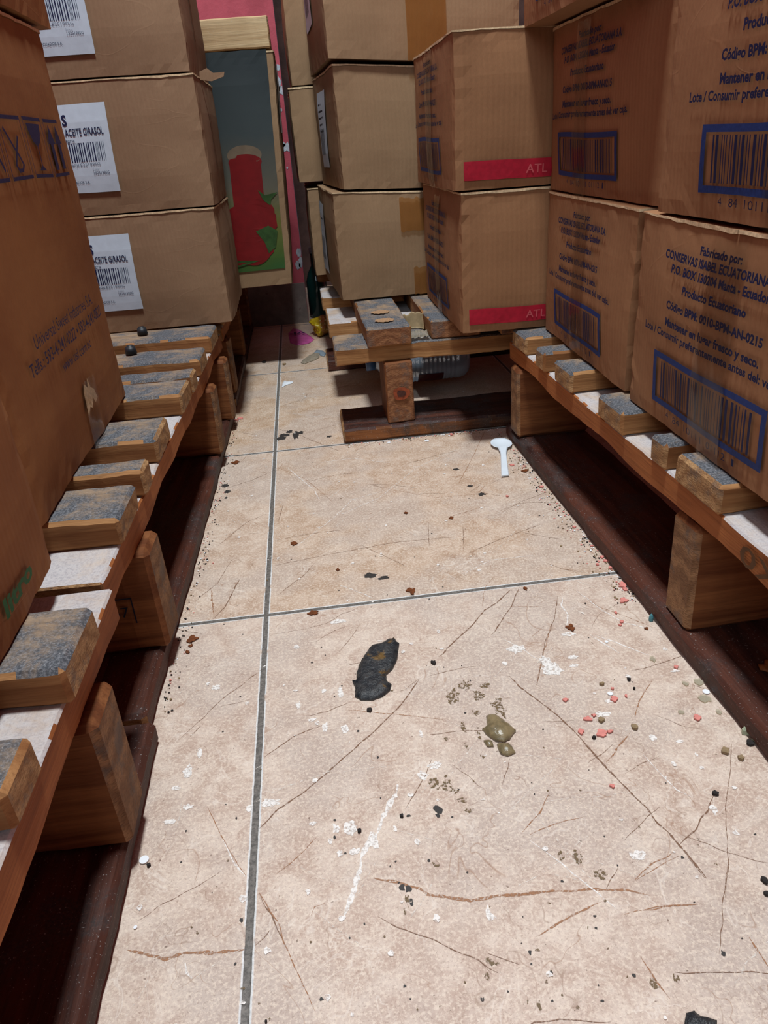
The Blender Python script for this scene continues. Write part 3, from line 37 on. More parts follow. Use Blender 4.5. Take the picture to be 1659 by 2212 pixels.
OUTLINES = {'dropping': [(0.1165, 0.5421), (0.1198, 0.5329), (0.1182, 0.524), (0.116, 0.513), (0.1104, 0.4994), (0.1035, 0.4925), (0.1032, 0.4832), (0.1064, 0.4792), (0.1049, 0.4728), (0.0976, 0.4665), (0.09, 0.4636), (0.0801, 0.4656), (0.0755, 0.4708), (0.0768, 0.4794), (0.0751, 0.4911), (0.0788, 0.4892), (0.0793, 0.5009), (0.0833, 0.5122), (0.0882, 0.5238), (0.0955, 0.5339), (0.1054, 0.5372), (0.1106, 0.5401)], 'blob': [(0.1737, 0.4289), (0.1806, 0.4285), (0.1858, 0.4216), (0.1913, 0.409), (0.1846, 0.4018), (0.1801, 0.3999), (0.1739, 0.402), (0.1696, 0.4093), (0.1677, 0.4153), (0.1718, 0.4184)], 'blob2': [(0.1743, 0.3983), (0.1834, 0.3975), (0.1855, 0.3881), (0.179, 0.3858), (0.1747, 0.3893)], 'blob3': [(0.1656, 0.4035), (0.1714, 0.4025), (0.1716, 0.3969), (0.1669, 0.3978)], 'film': [(0.0297, 1.8654), (0.042, 1.8458), (0.0539, 1.8128), (0.069, 1.7617), (0.0779, 1.7238), (0.0675, 1.6949), (0.052, 1.685), (0.0387, 1.6824), (0.0216, 1.7136), (0.0174, 1.8101)], 'leaf': [(0.0444, 1.5265), (0.05, 1.5516), (0.0631, 1.5819), (0.0762, 1.5986), (0.0858, 1.5876), (0.0838, 1.5561), (0.0744, 1.5389), (0.0619, 1.5266), (0.0512, 1.5159)], 'shard': [(0.0715, 1.5931), (0.0806, 1.623), (0.093, 1.6106), (0.0992, 1.5823), (0.0948, 1.5625), (0.0861, 1.5694), (0.0849, 1.5879)], 'scrap': [(0.0063, 1.3619), (0.0076, 1.3863), (0.0122, 1.4075), (0.0155, 1.3948), (0.0284, 1.3932), (0.0276, 1.385), (0.0156, 1.3752)], 'edge': [(0.2185, 0.1988), (0.2212, 0.2026), (0.2256, 0.203), (0.2275, 0.2001), (0.2344, 0.1973), (0.2323, 0.1934), (0.2156, 0.1929)], 'spoon': [(0.3104, 0.9661), (0.3186, 0.9881), (0.3266, 0.9953), (0.334, 0.997), (0.3407, 0.9911), (0.3433, 0.975), (0.3398, 0.9575), (0.3326, 0.9433), (0.3255, 0.9365), (0.3217, 0.9272), (0.3132, 0.888), (0.3062, 0.8572), (0.3011, 0.854), (0.2988, 0.8592), (0.3075, 0.8977), (0.314, 0.9329), (0.3104, 0.9444), (0.3085, 0.9557)]}

# ------------------------------------------------------------------ materials
class NT:
    def __init__(s, name):
        s.m = bpy.data.materials.new(name); s.m.use_nodes = True; s.t = s.m.node_tree; s.t.nodes.clear()
        s.out = s.t.nodes.new('ShaderNodeOutputMaterial')
    def n(s, kind, **kw):
        nd = s.t.nodes.new('ShaderNode'+kind)
        ins = kw.pop('ins', {})
        for k, v in kw.items(): setattr(nd, k, v)
        for k, v in ins.items():
            if isinstance(v, bpy.types.NodeSocket): s.t.links.new(v, nd.inputs[k])
            else: nd.inputs[k].default_value = v
        return nd
    def math(s, op, a, b=0.0, c=0.0, clamp=False):
        return s.n('Math', operation=op, use_clamp=clamp, ins={0: a, 1: b, 2: c}).outputs[0]
    def mix(s, fac, a, b, blend='MIX'):
        nd = s.n('Mix', data_type='RGBA', blend_type=blend, ins={0: fac, 6: a, 7: b})
        return nd.outputs[2]
    def coord(s, scale=(1, 1, 1), rot=(0, 0, 0), loc=(0, 0, 0), which='Object'):
        tc = s.n('TexCoord')
        return s.n('Mapping', ins={'Vector': tc.outputs[which], 'Scale': scale, 'Rotation': rot, 'Location': loc}).outputs[0]
    def noise(s, v, scale, detail=4, rough=.55, dist=0.0):
        return s.n('TexNoise', ins={'Vector': v, 'Scale': scale, 'Detail': detail, 'Roughness': rough, 'Distortion': dist}).outputs[0]
    def ramp(s, f, *stops, interp='LINEAR'):
        nd = s.n('ValToRGB', ins={0: f}); cr = nd.color_ramp; cr.interpolation = interp
        while len(cr.elements) < len(stops): cr.elements.new(0.5)
        for e, (p, c) in zip(cr.elements, stops):
            e.position = p; e.color = c if len(c) == 4 else (*c, 1)
        return nd.outputs[0]
    def step(s, f, a, b):
        return s.n('MapRange', interpolation_type='SMOOTHSTEP', ins={0: f, 1: a, 2: b, 3: 0.0, 4: 1.0}).outputs[0]
    def finish(s, color, rough=.7, bump=None, bstr=.3, bdist=.001, spec=.3, **extra):
        ins = {'Base Color': color, 'Roughness': rough, 'Specular IOR Level': spec}
        ins.update(extra)
        if bump is not None:
            ins['Normal'] = s.n('Bump', ins={'Strength': bstr, 'Distance': bdist, 'Height': bump}).outputs[0]
        b = s.n('BsdfPrincipled', ins=ins)
        s.t.links.new(b.outputs[0], s.out.inputs[0])
        return s.m
def rgb(h):
    c = [int(h[i:i+2], 16)/255 for i in (0, 2, 4)]
    return tuple((x/12.92 if x <= .04045 else ((x+.055)/1.055)**2.4) for x in c)+(1,)

def plain(name, hexa, rough=.6, spec=.3, var=.15, scale=60, **kw):
    t = NT(name); c = rgb(hexa)
    d = tuple(x*(1-var) for x in c[:3])+(1,)
    l = tuple(min(1, x*(1+var)) for x in c[:3])+(1,)
    n = t.noise(t.coord(), scale, 4)
    return t.finish(t.mix(t.step(n, .3, .7), d, l), rough, n, .2, .0006, spec, **kw)

def cardboard(name, hexa, dark, axis=0):
    t = NT(name); v = t.coord()
    a = t.noise(v, 9, 5, .6)
    fib = t.noise(t.coord((1.0, 1.0, .35)), 900, 3, .7)
    sep = t.n('SeparateXYZ', ins={0: v})
    xy = t.math('ADD', sep.outputs[0], sep.outputs[1])
    flute = t.math('SINE', t.math('MULTIPLY', xy, 2*math.pi/.0062))
    c = t.mix(t.step(a, .25, .75), rgb(dark), rgb(hexa))
    c = t.mix(t.math('MULTIPLY', t.step(fib, .35, .65), .22), c, tuple(x*.62 for x in rgb(hexa)[:3])+(1,))
    c = t.mix(t.math('MULTIPLY_ADD', flute, .03, .03), c, tuple(x*.75 for x in rgb(hexa)[:3])+(1,))
    cr = t.noise(t.coord((1, 1, 2.2)), 9, 2, .4, .5)                     # soft crease lines
    crease = t.math('SUBTRACT', 1.0, t.step(t.math('ABSOLUTE', t.math('SUBTRACT', cr, .5)), 0.0, .012))
    msk = t.step(t.noise(v, 5, 2), .54, .66)
    crease = t.math('MULTIPLY', crease, msk)
    c = t.mix(t.math('MULTIPLY', crease, .05), c, tuple(min(1, x*1.5) for x in rgb(hexa)[:3])+(1,))
    h = t.math('ADD', t.math('MULTIPLY', flute, .10), t.math('MULTIPLY', a, 2.0))
    h = t.math('ADD', h, t.math('MULTIPLY', crease, .08)); h = t.math('ADD', h, t.math('MULTIPLY', fib, .12))
    return t.finish(c, .78, h, .5, .0012, .22)

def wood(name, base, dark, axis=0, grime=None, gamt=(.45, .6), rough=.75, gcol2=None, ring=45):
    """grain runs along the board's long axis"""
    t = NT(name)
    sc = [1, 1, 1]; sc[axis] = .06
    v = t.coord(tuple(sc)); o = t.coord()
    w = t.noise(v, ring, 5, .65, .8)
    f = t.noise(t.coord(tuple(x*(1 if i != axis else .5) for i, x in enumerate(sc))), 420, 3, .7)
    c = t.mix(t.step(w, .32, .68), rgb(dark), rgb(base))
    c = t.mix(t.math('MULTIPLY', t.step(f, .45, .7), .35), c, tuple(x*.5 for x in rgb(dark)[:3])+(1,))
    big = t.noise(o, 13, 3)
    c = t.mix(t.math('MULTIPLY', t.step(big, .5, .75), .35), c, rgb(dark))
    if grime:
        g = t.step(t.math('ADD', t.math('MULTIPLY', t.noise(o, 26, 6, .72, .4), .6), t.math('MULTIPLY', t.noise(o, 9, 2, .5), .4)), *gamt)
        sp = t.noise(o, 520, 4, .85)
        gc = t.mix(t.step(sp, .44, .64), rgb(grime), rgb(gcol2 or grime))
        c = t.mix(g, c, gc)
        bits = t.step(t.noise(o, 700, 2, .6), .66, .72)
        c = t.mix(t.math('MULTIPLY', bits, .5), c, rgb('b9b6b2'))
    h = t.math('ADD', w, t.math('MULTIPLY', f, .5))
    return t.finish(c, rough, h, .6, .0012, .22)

def endgrain(name, base, dark, axis=0):
    t = NT(name); v = t.coord()
    rings = t.n('TexWave', wave_type='RINGS', rings_direction='XYZ'[axis], ins={'Vector': t.coord(loc=(.0, .013, .03)), 'Scale': 26, 'Distortion': 5.0, 'Detail': 3, 'Detail Scale': 2.2}).outputs[1]
    saw = t.noise(t.coord((1, 1, 3), (.5, .3, .4)), 300, 2, .6)
    c = t.mix(t.math('MULTIPLY', rings, .6), rgb(base), rgb(dark))
    c = t.mix(t.math('MULTIPLY', t.step(saw, .4, .7), .45), c, tuple(x*.5 for x in rgb(dark)[:3])+(1,))
    g = t.step(t.noise(v, 34, 5, .7), .5, .66)
    c = t.mix(t.math('MULTIPLY', g, .6), c, rgb('5c5855'))
    return t.finish(c, .8, saw, .8, .0014, .2)

M = {}
M['oilbox'] = cardboard('tan_cardboard', '977a5f', '8a6d54')
M['usibox'] = cardboard('orange_brown_cardboard', '99693f', '865635')
M['canbox'] = cardboard('brown_cardboard', '9d7250', '8e6546')
M['midbox'] = cardboard('buff_cardboard', '997c5e', '8b6f53')
M['rawedge'] = plain('torn_paper_edge', 'cdb491', .9, .1, .2, 300)
M['flute'] = plain('open_flute_edge', '6b4a2f', .9, .1, .4, 500)
M['ink'] = plain('navy_print', '1c2145', .6, .2, .12, 400)
M['bink'] = plain('blue_print', '23376e', .6, .2, .12, 400)
M['uink'] = plain('faded_violet_print', '322f50', .65, .2, .12, 400)
M['gink'] = plain('green_print', '2f6b3e', .65, .2, .1, 400)
M['kink'] = plain('black_print', '1d2030', .6, .2, .1, 400)
M['red'] = plain('red_print_band', 'ab1a30', .6, .25, .12, 120)
M['bandtext'] = plain('band_lettering', 'c85a60', .6, .2, .05, 100)
M['label'] = plain('pale_paper_label', 'c3d2e0', .55, .3, .04, 90)
for ax in (0, 1):
    k = 'xy'[ax]
    M['side_'+k] = wood('sawn_pine_side_'+k, 'b08254', '80522e', ax)
    M['top_'+k] = wood('grimy_pine_top_'+k, 'a48c72', '86705a', ax, '45484d', (.40, .56), .85, '7b7d82')
    M['dust_'+k] = wood('dusty_pine_top_'+k, 'c9b7a6', 'a58a74', ax, 'c0bbba', (.35, .55), .9, 'a5a0a3')
    M['end_'+k] = endgrain('pine_end_grain_'+k, 'b08a60', '7a5231', ax)
    M['str_'+k] = wood('stringer_pine_'+k, 'a8683a', '7e4521', ax, ring=30)
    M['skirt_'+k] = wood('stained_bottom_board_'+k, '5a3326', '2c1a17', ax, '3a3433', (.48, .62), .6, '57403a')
M['block'] = wood('pine_block', '8f5c36', '61351c', 0, ring=30)
M['blockend'] = endgrain('block_end_grain', '96704f', '5c3c28', 1)

# ------------------------------------------------------------------ object helpers
def props(o, label=None, cat=None, group=None, kind=None):
    if label: o['label'] = label
    if cat: o['category'] = cat
    if group: o['group'] = group
    if kind: o['kind'] = kind
    return o
def link(name, bm, mats, parent=None, smooth=False):
    me = bpy.data.meshes.new(name); bm.normal_update(); bm.to_mesh(me); bm.free()
    for m in (mats if isinstance(mats, (list, tuple)) else [mats]): me.materials.append(m)
    if smooth:
        for p in me.polygons: p.use_smooth = True
    o = bpy.data.objects.new(name, me); COL.objects.link(o)
    if parent: o.parent = parent
    return o
def empty(name, loc, rz=0.0):
    o = bpy.data.objects.new(name, None); COL.objects.link(o); o.location = loc; o.rotation_euler = (0, 0, rz)
    o.empty_display_size = .03
    return o
def grid_box(bm, x0, x1, y0, y1, z0, z1, step=.02, mat=0):
    """closed box with subdivided faces"""
    nx, ny, nz = (max(1, int(round((b-a)/step))) for a, b in ((x0, x1), (y0, y1), (z0, z1)))
    vs = {}
    def V(i, j, k):
        if (i, j, k) not in vs:
            vs[i, j, k] = bm.verts.new((x0+(x1-x0)*i/nx, y0+(y1-y0)*j/ny, z0+(z1-z0)*k/nz))
        return vs[i, j, k]
    fs = []
    for i in range(nx):
        for j in range(ny):
            fs.append(bm.faces.new((V(i, j, 0), V(i, j+1, 0), V(i+1, j+1, 0), V(i+1, j, 0))))
            fs.append(bm.faces.new((V(i, j, nz), V(i+1, j, nz), V(i+1, j+1, nz), V(i, j+1, nz))))
    for i in range(nx):
        for k in range(nz):
            fs.append(bm.faces.new((V(i, 0, k), V(i+1, 0, k), V(i+1, 0, k+1), V(i, 0, k+1))))
            fs.append(bm.faces.new((V(i, ny, k), V(i, ny, k+1), V(i+1, ny, k+1), V(i+1, ny, k))))
    for j in range(ny):
        for k in range(nz):
            fs.append(bm.faces.new((V(0, j, k), V(0, j, k+1), V(0, j+1, k+1), V(0, j+1, k))))
            fs.append(bm.faces.new((V(nx, j, k), V(nx, j+1, k), V(nx, j+1, k+1), V(nx, j, k+1))))
    for f in fs: f.material_index = mat
    return fs

def plank(name, x0, x1, y0, y1, z0, z1, ax, parent, mats, seed=0, bev=.002, rough=.0008, wane=0.0, top_split=None):
    """a sawn board; mats = side, top, end; wane eats the lower aisle-side edge like bark"""
    bm = bmesh.new(); step = .012
    dx, dy, dz = x1-x0, y1-y0, z1-z0
    cx, cy, cz = (x0+x1)/2, (y0+y1)/2, (z0+z1)/2
    bmesh.ops.create_cube(bm, size=1, matrix=Matrix.Diagonal((dx, dy, dz, 1)))
    L = (dx, dy, dz)[ax]
    edges = [e for e in bm.edges if abs(abs((e.verts[0].co-e.verts[1].co)[ax])-L) < 1e-6]
    others = [e for e in bm.edges]
    bmesh.ops.bevel(bm, geom=others, offset=bev, segments=1, affect='EDGES')
    n = int(L/step)
    for i in range(1, n):
        v = [0, 0, 0]; v[ax] = -L/2+L*i/n; no = [0, 0, 0]; no[ax] = 1
        bmesh.ops.bisect_plane(bm, geom=bm.verts[:]+bm.edges[:]+bm.faces[:], plane_co=v, plane_no=no)
    sv = Vector((seed*3.7, seed*1.3, seed*7.1))
    for v in bm.verts:
        p = v.co.copy()
        d = noise.noise_vector(p*55+sv)*rough + noise.noise_vector(p*12+sv)*rough*1.3
        v.co += d
        if wane and p.z < 0:
            w = max(0, noise.noise(Vector((p.y if ax == 1 else p.x, seed, 0))*9)+.15)
            v.co.z += w*wane
    bm.normal_update()
    for f in bm.faces:
        nn = f.normal
        f.material_index = 1 if nn.z > .92 or (nn.z > .6 and noise.noise(f.calc_center_median()*40+sv) > -.12) else (2 if abs(nn[ax]) > .7 else 0)
    o = link(name, bm, mats, parent); o.location = (cx, cy, cz)
    return o

# cartons ----------------------------------------------------------
def warp(p, seed, dims):
    """soft bulge and dents, the same for the board and what is printed on it"""
    s = Vector((seed*5.3, seed*2.1, seed*9.7))
    d = noise.noise_vector(p*9+s)*.0022
    X, Y, Z = dims
    ex = min(abs(p.x), abs(X-p.x)); ey = min(abs(p.y), abs(Y-p.y)); ez = min(abs(p.z), abs(Z-p.z))
    b = min(1, ez/.05)
    if ex < .004: d.x += (1 if p.x > X/2 else -1)*.0028*b*min(1, ey/.05)
    if ey < .004: d.y += (1 if p.y > Y/2 else -1)*.0028*b*min(1, ex/.05)
    c = sorted((ex, ey, ez))[1]
    k = max(0, 1-c/.022)                                                # crushed edges
    d += noise.noise_vector(p*70+s)*.0013*k
    d.z = d.z*.35 if ez < .002 else d.z
    return d

_glyph = {}
def glyphs(text, bold=.0):
    """2d mesh of a line of text, cap height 1, starting at x=0; returns verts, faces, width"""
    key = (text, bold)
    if key in _glyph: return _glyph[key]
    c = bpy.data.curves.new('line', 'FONT'); c.body = text; c.size = 1.0; c.resolution_u = 2; c.offset = bold; c.fill_mode = 'FRONT'
    o = bpy.data.objects.new('line', c); COL.objects.link(o)
    dg = bpy.context.evaluated_depsgraph_get(); dg.update()
    me = bpy.data.meshes.new_from_object(o.evaluated_get(dg))
    vs = [(v.co.x/.7, v.co.y/.7) for v in me.vertices]; fs = [tuple(p.vertices) for p in me.polygons]
    bpy.data.objects.remove(o); bpy.data.curves.remove(c); bpy.data.meshes.remove(me)
    xs = [v[0] for v in vs]; x0 = min(xs); w = max(xs)-x0
    vs = [((x-x0), y) for x, y in vs]
    _glyph[key] = (vs, fs, w); return _glyph[key]
class Print:
    """flat print: list of (verts2d, faces, slot)"""
    def __init__(s): s.items = []
    def text(s, t, u0, u1, v, h, slot, bold=.02):
        vs, fs, w = glyphs(t, bold); k = (u1-u0)/w
        s.items.append(([(u0+x*k, v+y*h) for x, y in vs], fs, slot+200)); return s
    def rect(s, u0, v0, u1, v1, slot, lift=0):
        n = max(1, int((u1-u0)/.01)); m = max(1, int((v1-v0)/.01)); vs = []; fs = []
        for j in range(m+1):
            for i in range(n+1): vs.append((u0+(u1-u0)*i/n, v0+(v1-v0)*j/m))
        for j in range(m):
            for i in range(n):
                a = j*(n+1)+i; fs.append((a, a+1, a+n+2, a+n+1))
        s.items.append((vs, fs, slot+lift*100)); return s
    def poly(s, pts, slot):
        s.items.append((list(pts), [tuple(range(len(pts)))], slot)); return s
    def line(s, pts, w, slot):
        for a, b in zip(pts, pts[1:]):
            d = Vector((b[0]-a[0], b[1]-a[1])); n = Vector((-d.y, d.x)).normalized()*w/2; e = d.normalized()*w/2
            s.poly([(a[0]-n.x-e.x, a[1]-n.y-e.y), (b[0]-n.x+e.x, b[1]-n.y+e.y), (b[0]+n.x+e.x, b[1]+n.y+e.y), (a[0]+n.x-e.x, a[1]+n.y-e.y)], slot)
        return s
    def frame(s, u0, v0, u1, v1, t, slot, tv=None):
        tv = tv or t
        s.rect(u0, v0, u1, v0+tv, slot); s.rect(u0, v1-tv, u1, v1, slot); s.rect(u0, v0+tv, u0+t, v1-tv, slot); s.rect(u1-t, v0+tv, u1, v1-tv, slot); return s
    def bars(s, u0, v0, u1, v1, slot, seed=1, unit=None):
        r = random.Random(seed); unit = unit or (u1-u0)/95; u = u0; slot += 100
        while u < u1-unit:
            w = unit*r.choice((1, 1, 2, 3)); s.rect(u, v0, min(u+w*.74, u1), v1, slot); u += w+unit*r.choice((1, 1, 2))
        return s
FACES = {  # origin corner, u dir, normal as functions of dims
    '-x': lambda X, Y, Z: (Vector((0, Y, 0)), Vector((0, -1, 0)), Vector((-1, 0, 0))),
    '+x': lambda X, Y, Z: (Vector((X, 0, 0)), Vector((0, 1, 0)), Vector((1, 0, 0))),
    '-y': lambda X, Y, Z: (Vector((0, 0, 0)), Vector((1, 0, 0)), Vector((0, -1, 0))),
}
def stamp(bm, pr, face, dims, seed, lift=.0005, slotmap=None):
    O, U, N = FACES[face](*dims); V = Vector((0, 0, 1))
    for vs, fs, slot in pr.items:
        extra = slot//100; slot = slot % 100
        bv = []
        for u, v in vs:
            p = O+U*u+V*v; q = p+warp(p, seed, dims)+N*(lift+.0003*extra); bv.append(bm.verts.new(q))
        for f in fs:
            try:
                nf = bm.faces.new([bv[i] for i in f]); nf.normal_update()
                if nf.normal.dot(N) < 0: nf.normal_flip()
                nf.material_index = slot
            except ValueError: pass

def carton(name, label, cat, group, x0, x1, y0, y1, z0, z1, mat, seed, rz=0.0, prints=(), mats=(), pivot=(0, 0), flap=True, labels=(), tapes=(), slit=None):
    """closed corrugated box; its Empty stands on the base corner; +x to the right, +y away"""
    X, Y, Z = x1-x0, y1-y0, z1-z0; dims = (X, Y, Z)
    px, py = pivot
    root = empty(name, (x0+px, y0+py, z0), rz); props(root, label, cat, group)
    off = Vector((-px, -py, 0))
    bm = bmesh.new()
    g = .0012
    grid_box(bm, g, X-g, g, Y-g, .0006, Z-.0032, .011)
    if flap:                                                     # the two outer top flaps with their raw edge
        fs = grid_box(bm, .0002, X-.0002, .0002, Y/2-.001, Z-.0030, Z-.0008, .011, 0)
        fs += grid_box(bm, .0002, X-.0002, Y/2+.001, Y-.0002, Z-.0030, Z-.0008, .011, 0)
        for f in fs:
            f.normal_update()
            if abs(f.normal.z) < .5: f.material_index = 1
    for v in bm.verts: v.co += warp(v.co, seed, dims)
    # round off the vertical corners
    for v in bm.verts:
        for sx in (0, X):
            for sy in (0, Y):
                d = math.hypot(v.co.x-sx, v.co.y-sy)
                if d < .003: v.co += (Vector((X/2, Y/2, 0))-Vector((sx, sy, 0))).normalized()*.0018
    if slit:
        pr, face = slit; stamp(bm, pr, face, dims, seed, .0004)
    for pr, face in prints: stamp(bm, pr, face, dims, seed)
    for v in bm.verts: v.co += off
    body = link('box_body', bm, [mat, M['rawedge'], *mats], root)
    for pr, face, ms in labels:
        b = bmesh.new(); stamp(b, pr, face, dims, seed, .0009)
        for v in b.verts: v.co += off
        props(link('paper_label', b, ms, root), 'pale paper label with printed text')
    for k, (face, u0, u1, v0, v1, tm) in enumerate(tapes):
        b = bmesh.new(); O, U, N = FACES[face](*dims); V = Vector((0, 0, 1)); n = max(2, int((u1-u0)/.004)); m = max(2, int((v1-v0)/.004)); gv = []
        for j in range(m+1):
            for i in range(n+1):
                uu = u0+(u1-u0)*i/n; vv = v0+(v1-v0)*j/m
                if j == m or j == 0: vv += noise.noise(Vector((uu*160, seed, j)))*.005
                p = O+U*uu+V*vv
                wr = abs(noise.noise(Vector((uu*150+vv*20, vv*22, seed))))*.0016
                gv.append(b.verts.new(p+warp(p, seed, dims)+N*(.0011+wr)+off))
        for j in range(m):
            for i in range(n):
                a = j*(n+1)+i; f = b.faces.new((gv[a], gv[a+1], gv[a+n+2], gv[a+n+1])); f.normal_update()
                if f.normal.dot(N) < 0: f.normal_flip()
        link('packing_tape', b, tm, root, True)
    return root

# flat bits on the floor -------------------------------------------
def ragged(n, r, seed, jag=.35, sx=1.0):
    q = random.Random(seed); a0 = q.random()*6.28
    return [(r*sx*math.cos(a0+6.283*i/n)*(1+q.uniform(-jag, jag)), r*math.sin(a0+6.283*i/n)*(1+q.uniform(-jag, jag))) for i in range(n)]
def slab(pts, h, seed=0, rough=.0, dome=.0, step=None, z=0.0):
    """solid sheet with outline pts (metres), thickness h, optional dome and lumps"""
    bm = bmesh.new()
    vs = [bm.verts.new((x, y, 0)) for x, y in pts]; f = bm.faces.new(vs); f.normal_update()
    if f.normal.z < 0: f.normal_flip()
    if step:
        xs = [p[0] for p in pts]; ys = [p[1] for p in pts]
        for a, (lo, hi) in enumerate(((min(xs), max(xs)), (min(ys), max(ys)))):
            c = lo+step
            while c < hi:
                co = [0, 0, 0]; co[a] = c; no = [0, 0, 0]; no[a] = 1
                bmesh.ops.bisect_plane(bm, geom=bm.verts[:]+bm.edges[:]+bm.faces[:], plane_co=co, plane_no=no); c += step
    bnd = {v for e in bm.edges if len(e.link_faces) == 1 for v in e.verts}
    top = bm.faces[:]
    bedge = [v.co.copy() for v in bnd]
    r = bmesh.ops.extrude_face_region(bm, geom=top)
    upv = [v for v in r['geom'] if isinstance(v, bmesh.types.BMVert)]
    for v in upv:
        d = min((v.co-b).length for b in bedge)
        k = min(1, d/(dome[1] if isinstance(dome, tuple) else .004))
        dm = dome[0] if isinstance(dome, tuple) else dome
        v.co.z += h + dm*math.sqrt(k) + (noise.noise(v.co*300+Vector((seed, 0, 0)))*rough if rough else 0)
    bmesh.ops.recalc_face_normals(bm, faces=bm.faces[:])
    for v in bm.verts: v.co.z += z
    return bm

# ------------------------------------------------------------------ the setting
TILE, GX, GY = 0.43214, 0.0, 0.6054
def floor_material():
    t = NT('marbled_beige_floor_tile')
    v = t.coord(which='Object'); sep = t.n('SeparateXYZ', ins={0: v})
    def dist(c, off):
        a = t.math('ADD', c, 100*TILE-off+TILE/2); a = t.math('MODULO', a, TILE)
        return t.math('ABSOLUTE', t.math('SUBTRACT', a, TILE/2))
    wob = t.math('MULTIPLY', t.math('SUBTRACT', t.noise(v, 160, 3), .5), .0009)
    dx = t.math('ADD', dist(sep.outputs[0], GX), wob); dy = t.math('ADD', dist(sep.outputs[1], GY), wob)
    d = t.math('MINIMUM', dx, dy)
    big = t.noise(v, 7, 4, .6); med = t.noise(v, 38, 6, .7, .4); fine = t.noise(v, 420, 4, .75); grit = t.noise(v, 1300, 2, .7)
    ty = t.math('FLOOR', t.math('DIVIDE', t.math('SUBTRACT', sep.outputs[1], GY), TILE))
    tx = t.math('FLOOR', t.math('DIVIDE', sep.outputs[0], TILE))
    warm = t.step(t.math('ADD', ty, t.math('MULTIPLY', tx, .25)), -1.0, .6)
    c = t.mix(t.step(med, .36, .66), t.mix(warm, rgb('bca393'), rgb('b39375')), t.mix(warm, rgb('d7c5b6'), rgb('cbb199')))
    c = t.mix(t.math('MULTIPLY', t.step(big, .44, .58), .55), c, rgb('b9aaa0'))
    c = t.mix(t.math('MULTIPLY', t.step(fine, .46, .62), .60), c, rgb('ead9c6'))
    c = t.mix(t.math('MULTIPLY', t.step(t.noise(v, 620, 3, .8), .54, .64), .42), c, rgb('8a7263'))
    def ridge(scale, dist_, w, lo, hi, seed):
        n = t.noise(t.coord(loc=(seed, seed*2, 0), which='Object'), scale, 3, .55, dist_)
        r = t.math('SUBTRACT', 1.0, t.step(t.math('ABSOLUTE', t.math('SUBTRACT', n, .5)), 0.0, w))
        m = t.step(t.noise(t.coord(loc=(seed*3, 0, 0), which='Object'), 16, 3), lo, hi)
        return t.math('MULTIPLY', r, m)
    c = t.mix(t.math('MULTIPLY', ridge(24, 1.2, .014, .46, .58, 1.7), .35), c, rgb('f0e6da'))
    c = t.mix(t.math('MULTIPLY', ridge(60, .9, .035, .44, .58, 4.1), .32), c, rgb('eadccb'))
    c = t.mix(t.math('MULTIPLY', ridge(13, .7, .0055, .50, .58, 7.3), .45), c, rgb('94694b'))
    c = t.mix(t.math('MULTIPLY', ridge(17, .3, .0050, .52, .60, 11.9), .4), c, rgb('85644d'))
    spk = t.step(t.noise(v, 240, 2, .5), .725, .755)
    c = t.mix(t.math('MULTIPLY', spk, .7), c, rgb('6b5546'))
    white = t.mix(t.step(fine, .3, .7), rgb('cfd0cf'), rgb('efeeec'))
    grout = t.mix(t.step(t.noise(v, 300, 4, .8), .35, .65), rgb('55524e'), rgb('7f7a74'))
    edge = t.math('MULTIPLY', t.math('SUBTRACT', 1.0, t.step(d, .0031, .0037)), t.step(t.noise(v, 30, 3), .34, .42))
    c = t.mix(edge, c, white)
    g = t.math('SUBTRACT', 1.0, t.step(d, .0021, .0025))
    c = t.mix(g, c, grout)
    h = t.math('ADD', t.math('MULTIPLY', med, .3), t.math('MULTIPLY', grit, .10))
    h = t.math('SUBTRACT', h, t.math('MULTIPLY', t.math('SUBTRACT', 1.0, t.step(d, .0015, .0034)), 1.2))
    rough = t.n('MapRange', ins={0: med, 3: .38, 4: .62}).outputs[0]
    return t.finish(c, rough, h, .5, .0012, .35)
M['floor'] = floor_material()
def broken(name, hexa, thr=(.42, .52), scale=500, rough=.6):
    """a mark worn through in places"""
    t = NT(name); n = t.noise(t.coord(which='Object'), scale, 3, .7)
    b = t.n('BsdfPrincipled', ins={'Base Color': rgb(hexa), 'Roughness': rough}); tr = t.n('BsdfTransparent')
    mx = t.n('MixShader', ins={0: t.step(n, *thr), 1: tr.outputs[0], 2: b.outputs[0]})
    t.t.links.new(mx.outputs[0], t.out.inputs[0]); return t.m
floor_mats = [M['floor'], broken('brown_hairline', '7c5b45', (.30, .55)), broken('tan_vein', 'a0714f', (.33, .6)), broken('white_vein', 'efeae4', (.30, .56), 420),
              broken('brown_smear', '6f5a3c', (.46, .58), 420), broken('black_speck', '33302e', (.25, .4), 300), broken('faint_white_hairline', 'e8dfd4', (.40, .70), 300)]
bm = bmesh.new()
grid_box(bm, -1.3, 1.5, -2.2, 3.0, -.05, 0, .6)
def mark(pts, mat, z):
    f = None
    try:
        f = bm.faces.new([bm.verts.new((x, y, z)) for x, y in pts]); f.normal_update()
        if f.normal.z < 0: f.normal_flip()
        f.material_index = mat
    except ValueError: pass
rnd = random.Random(5)
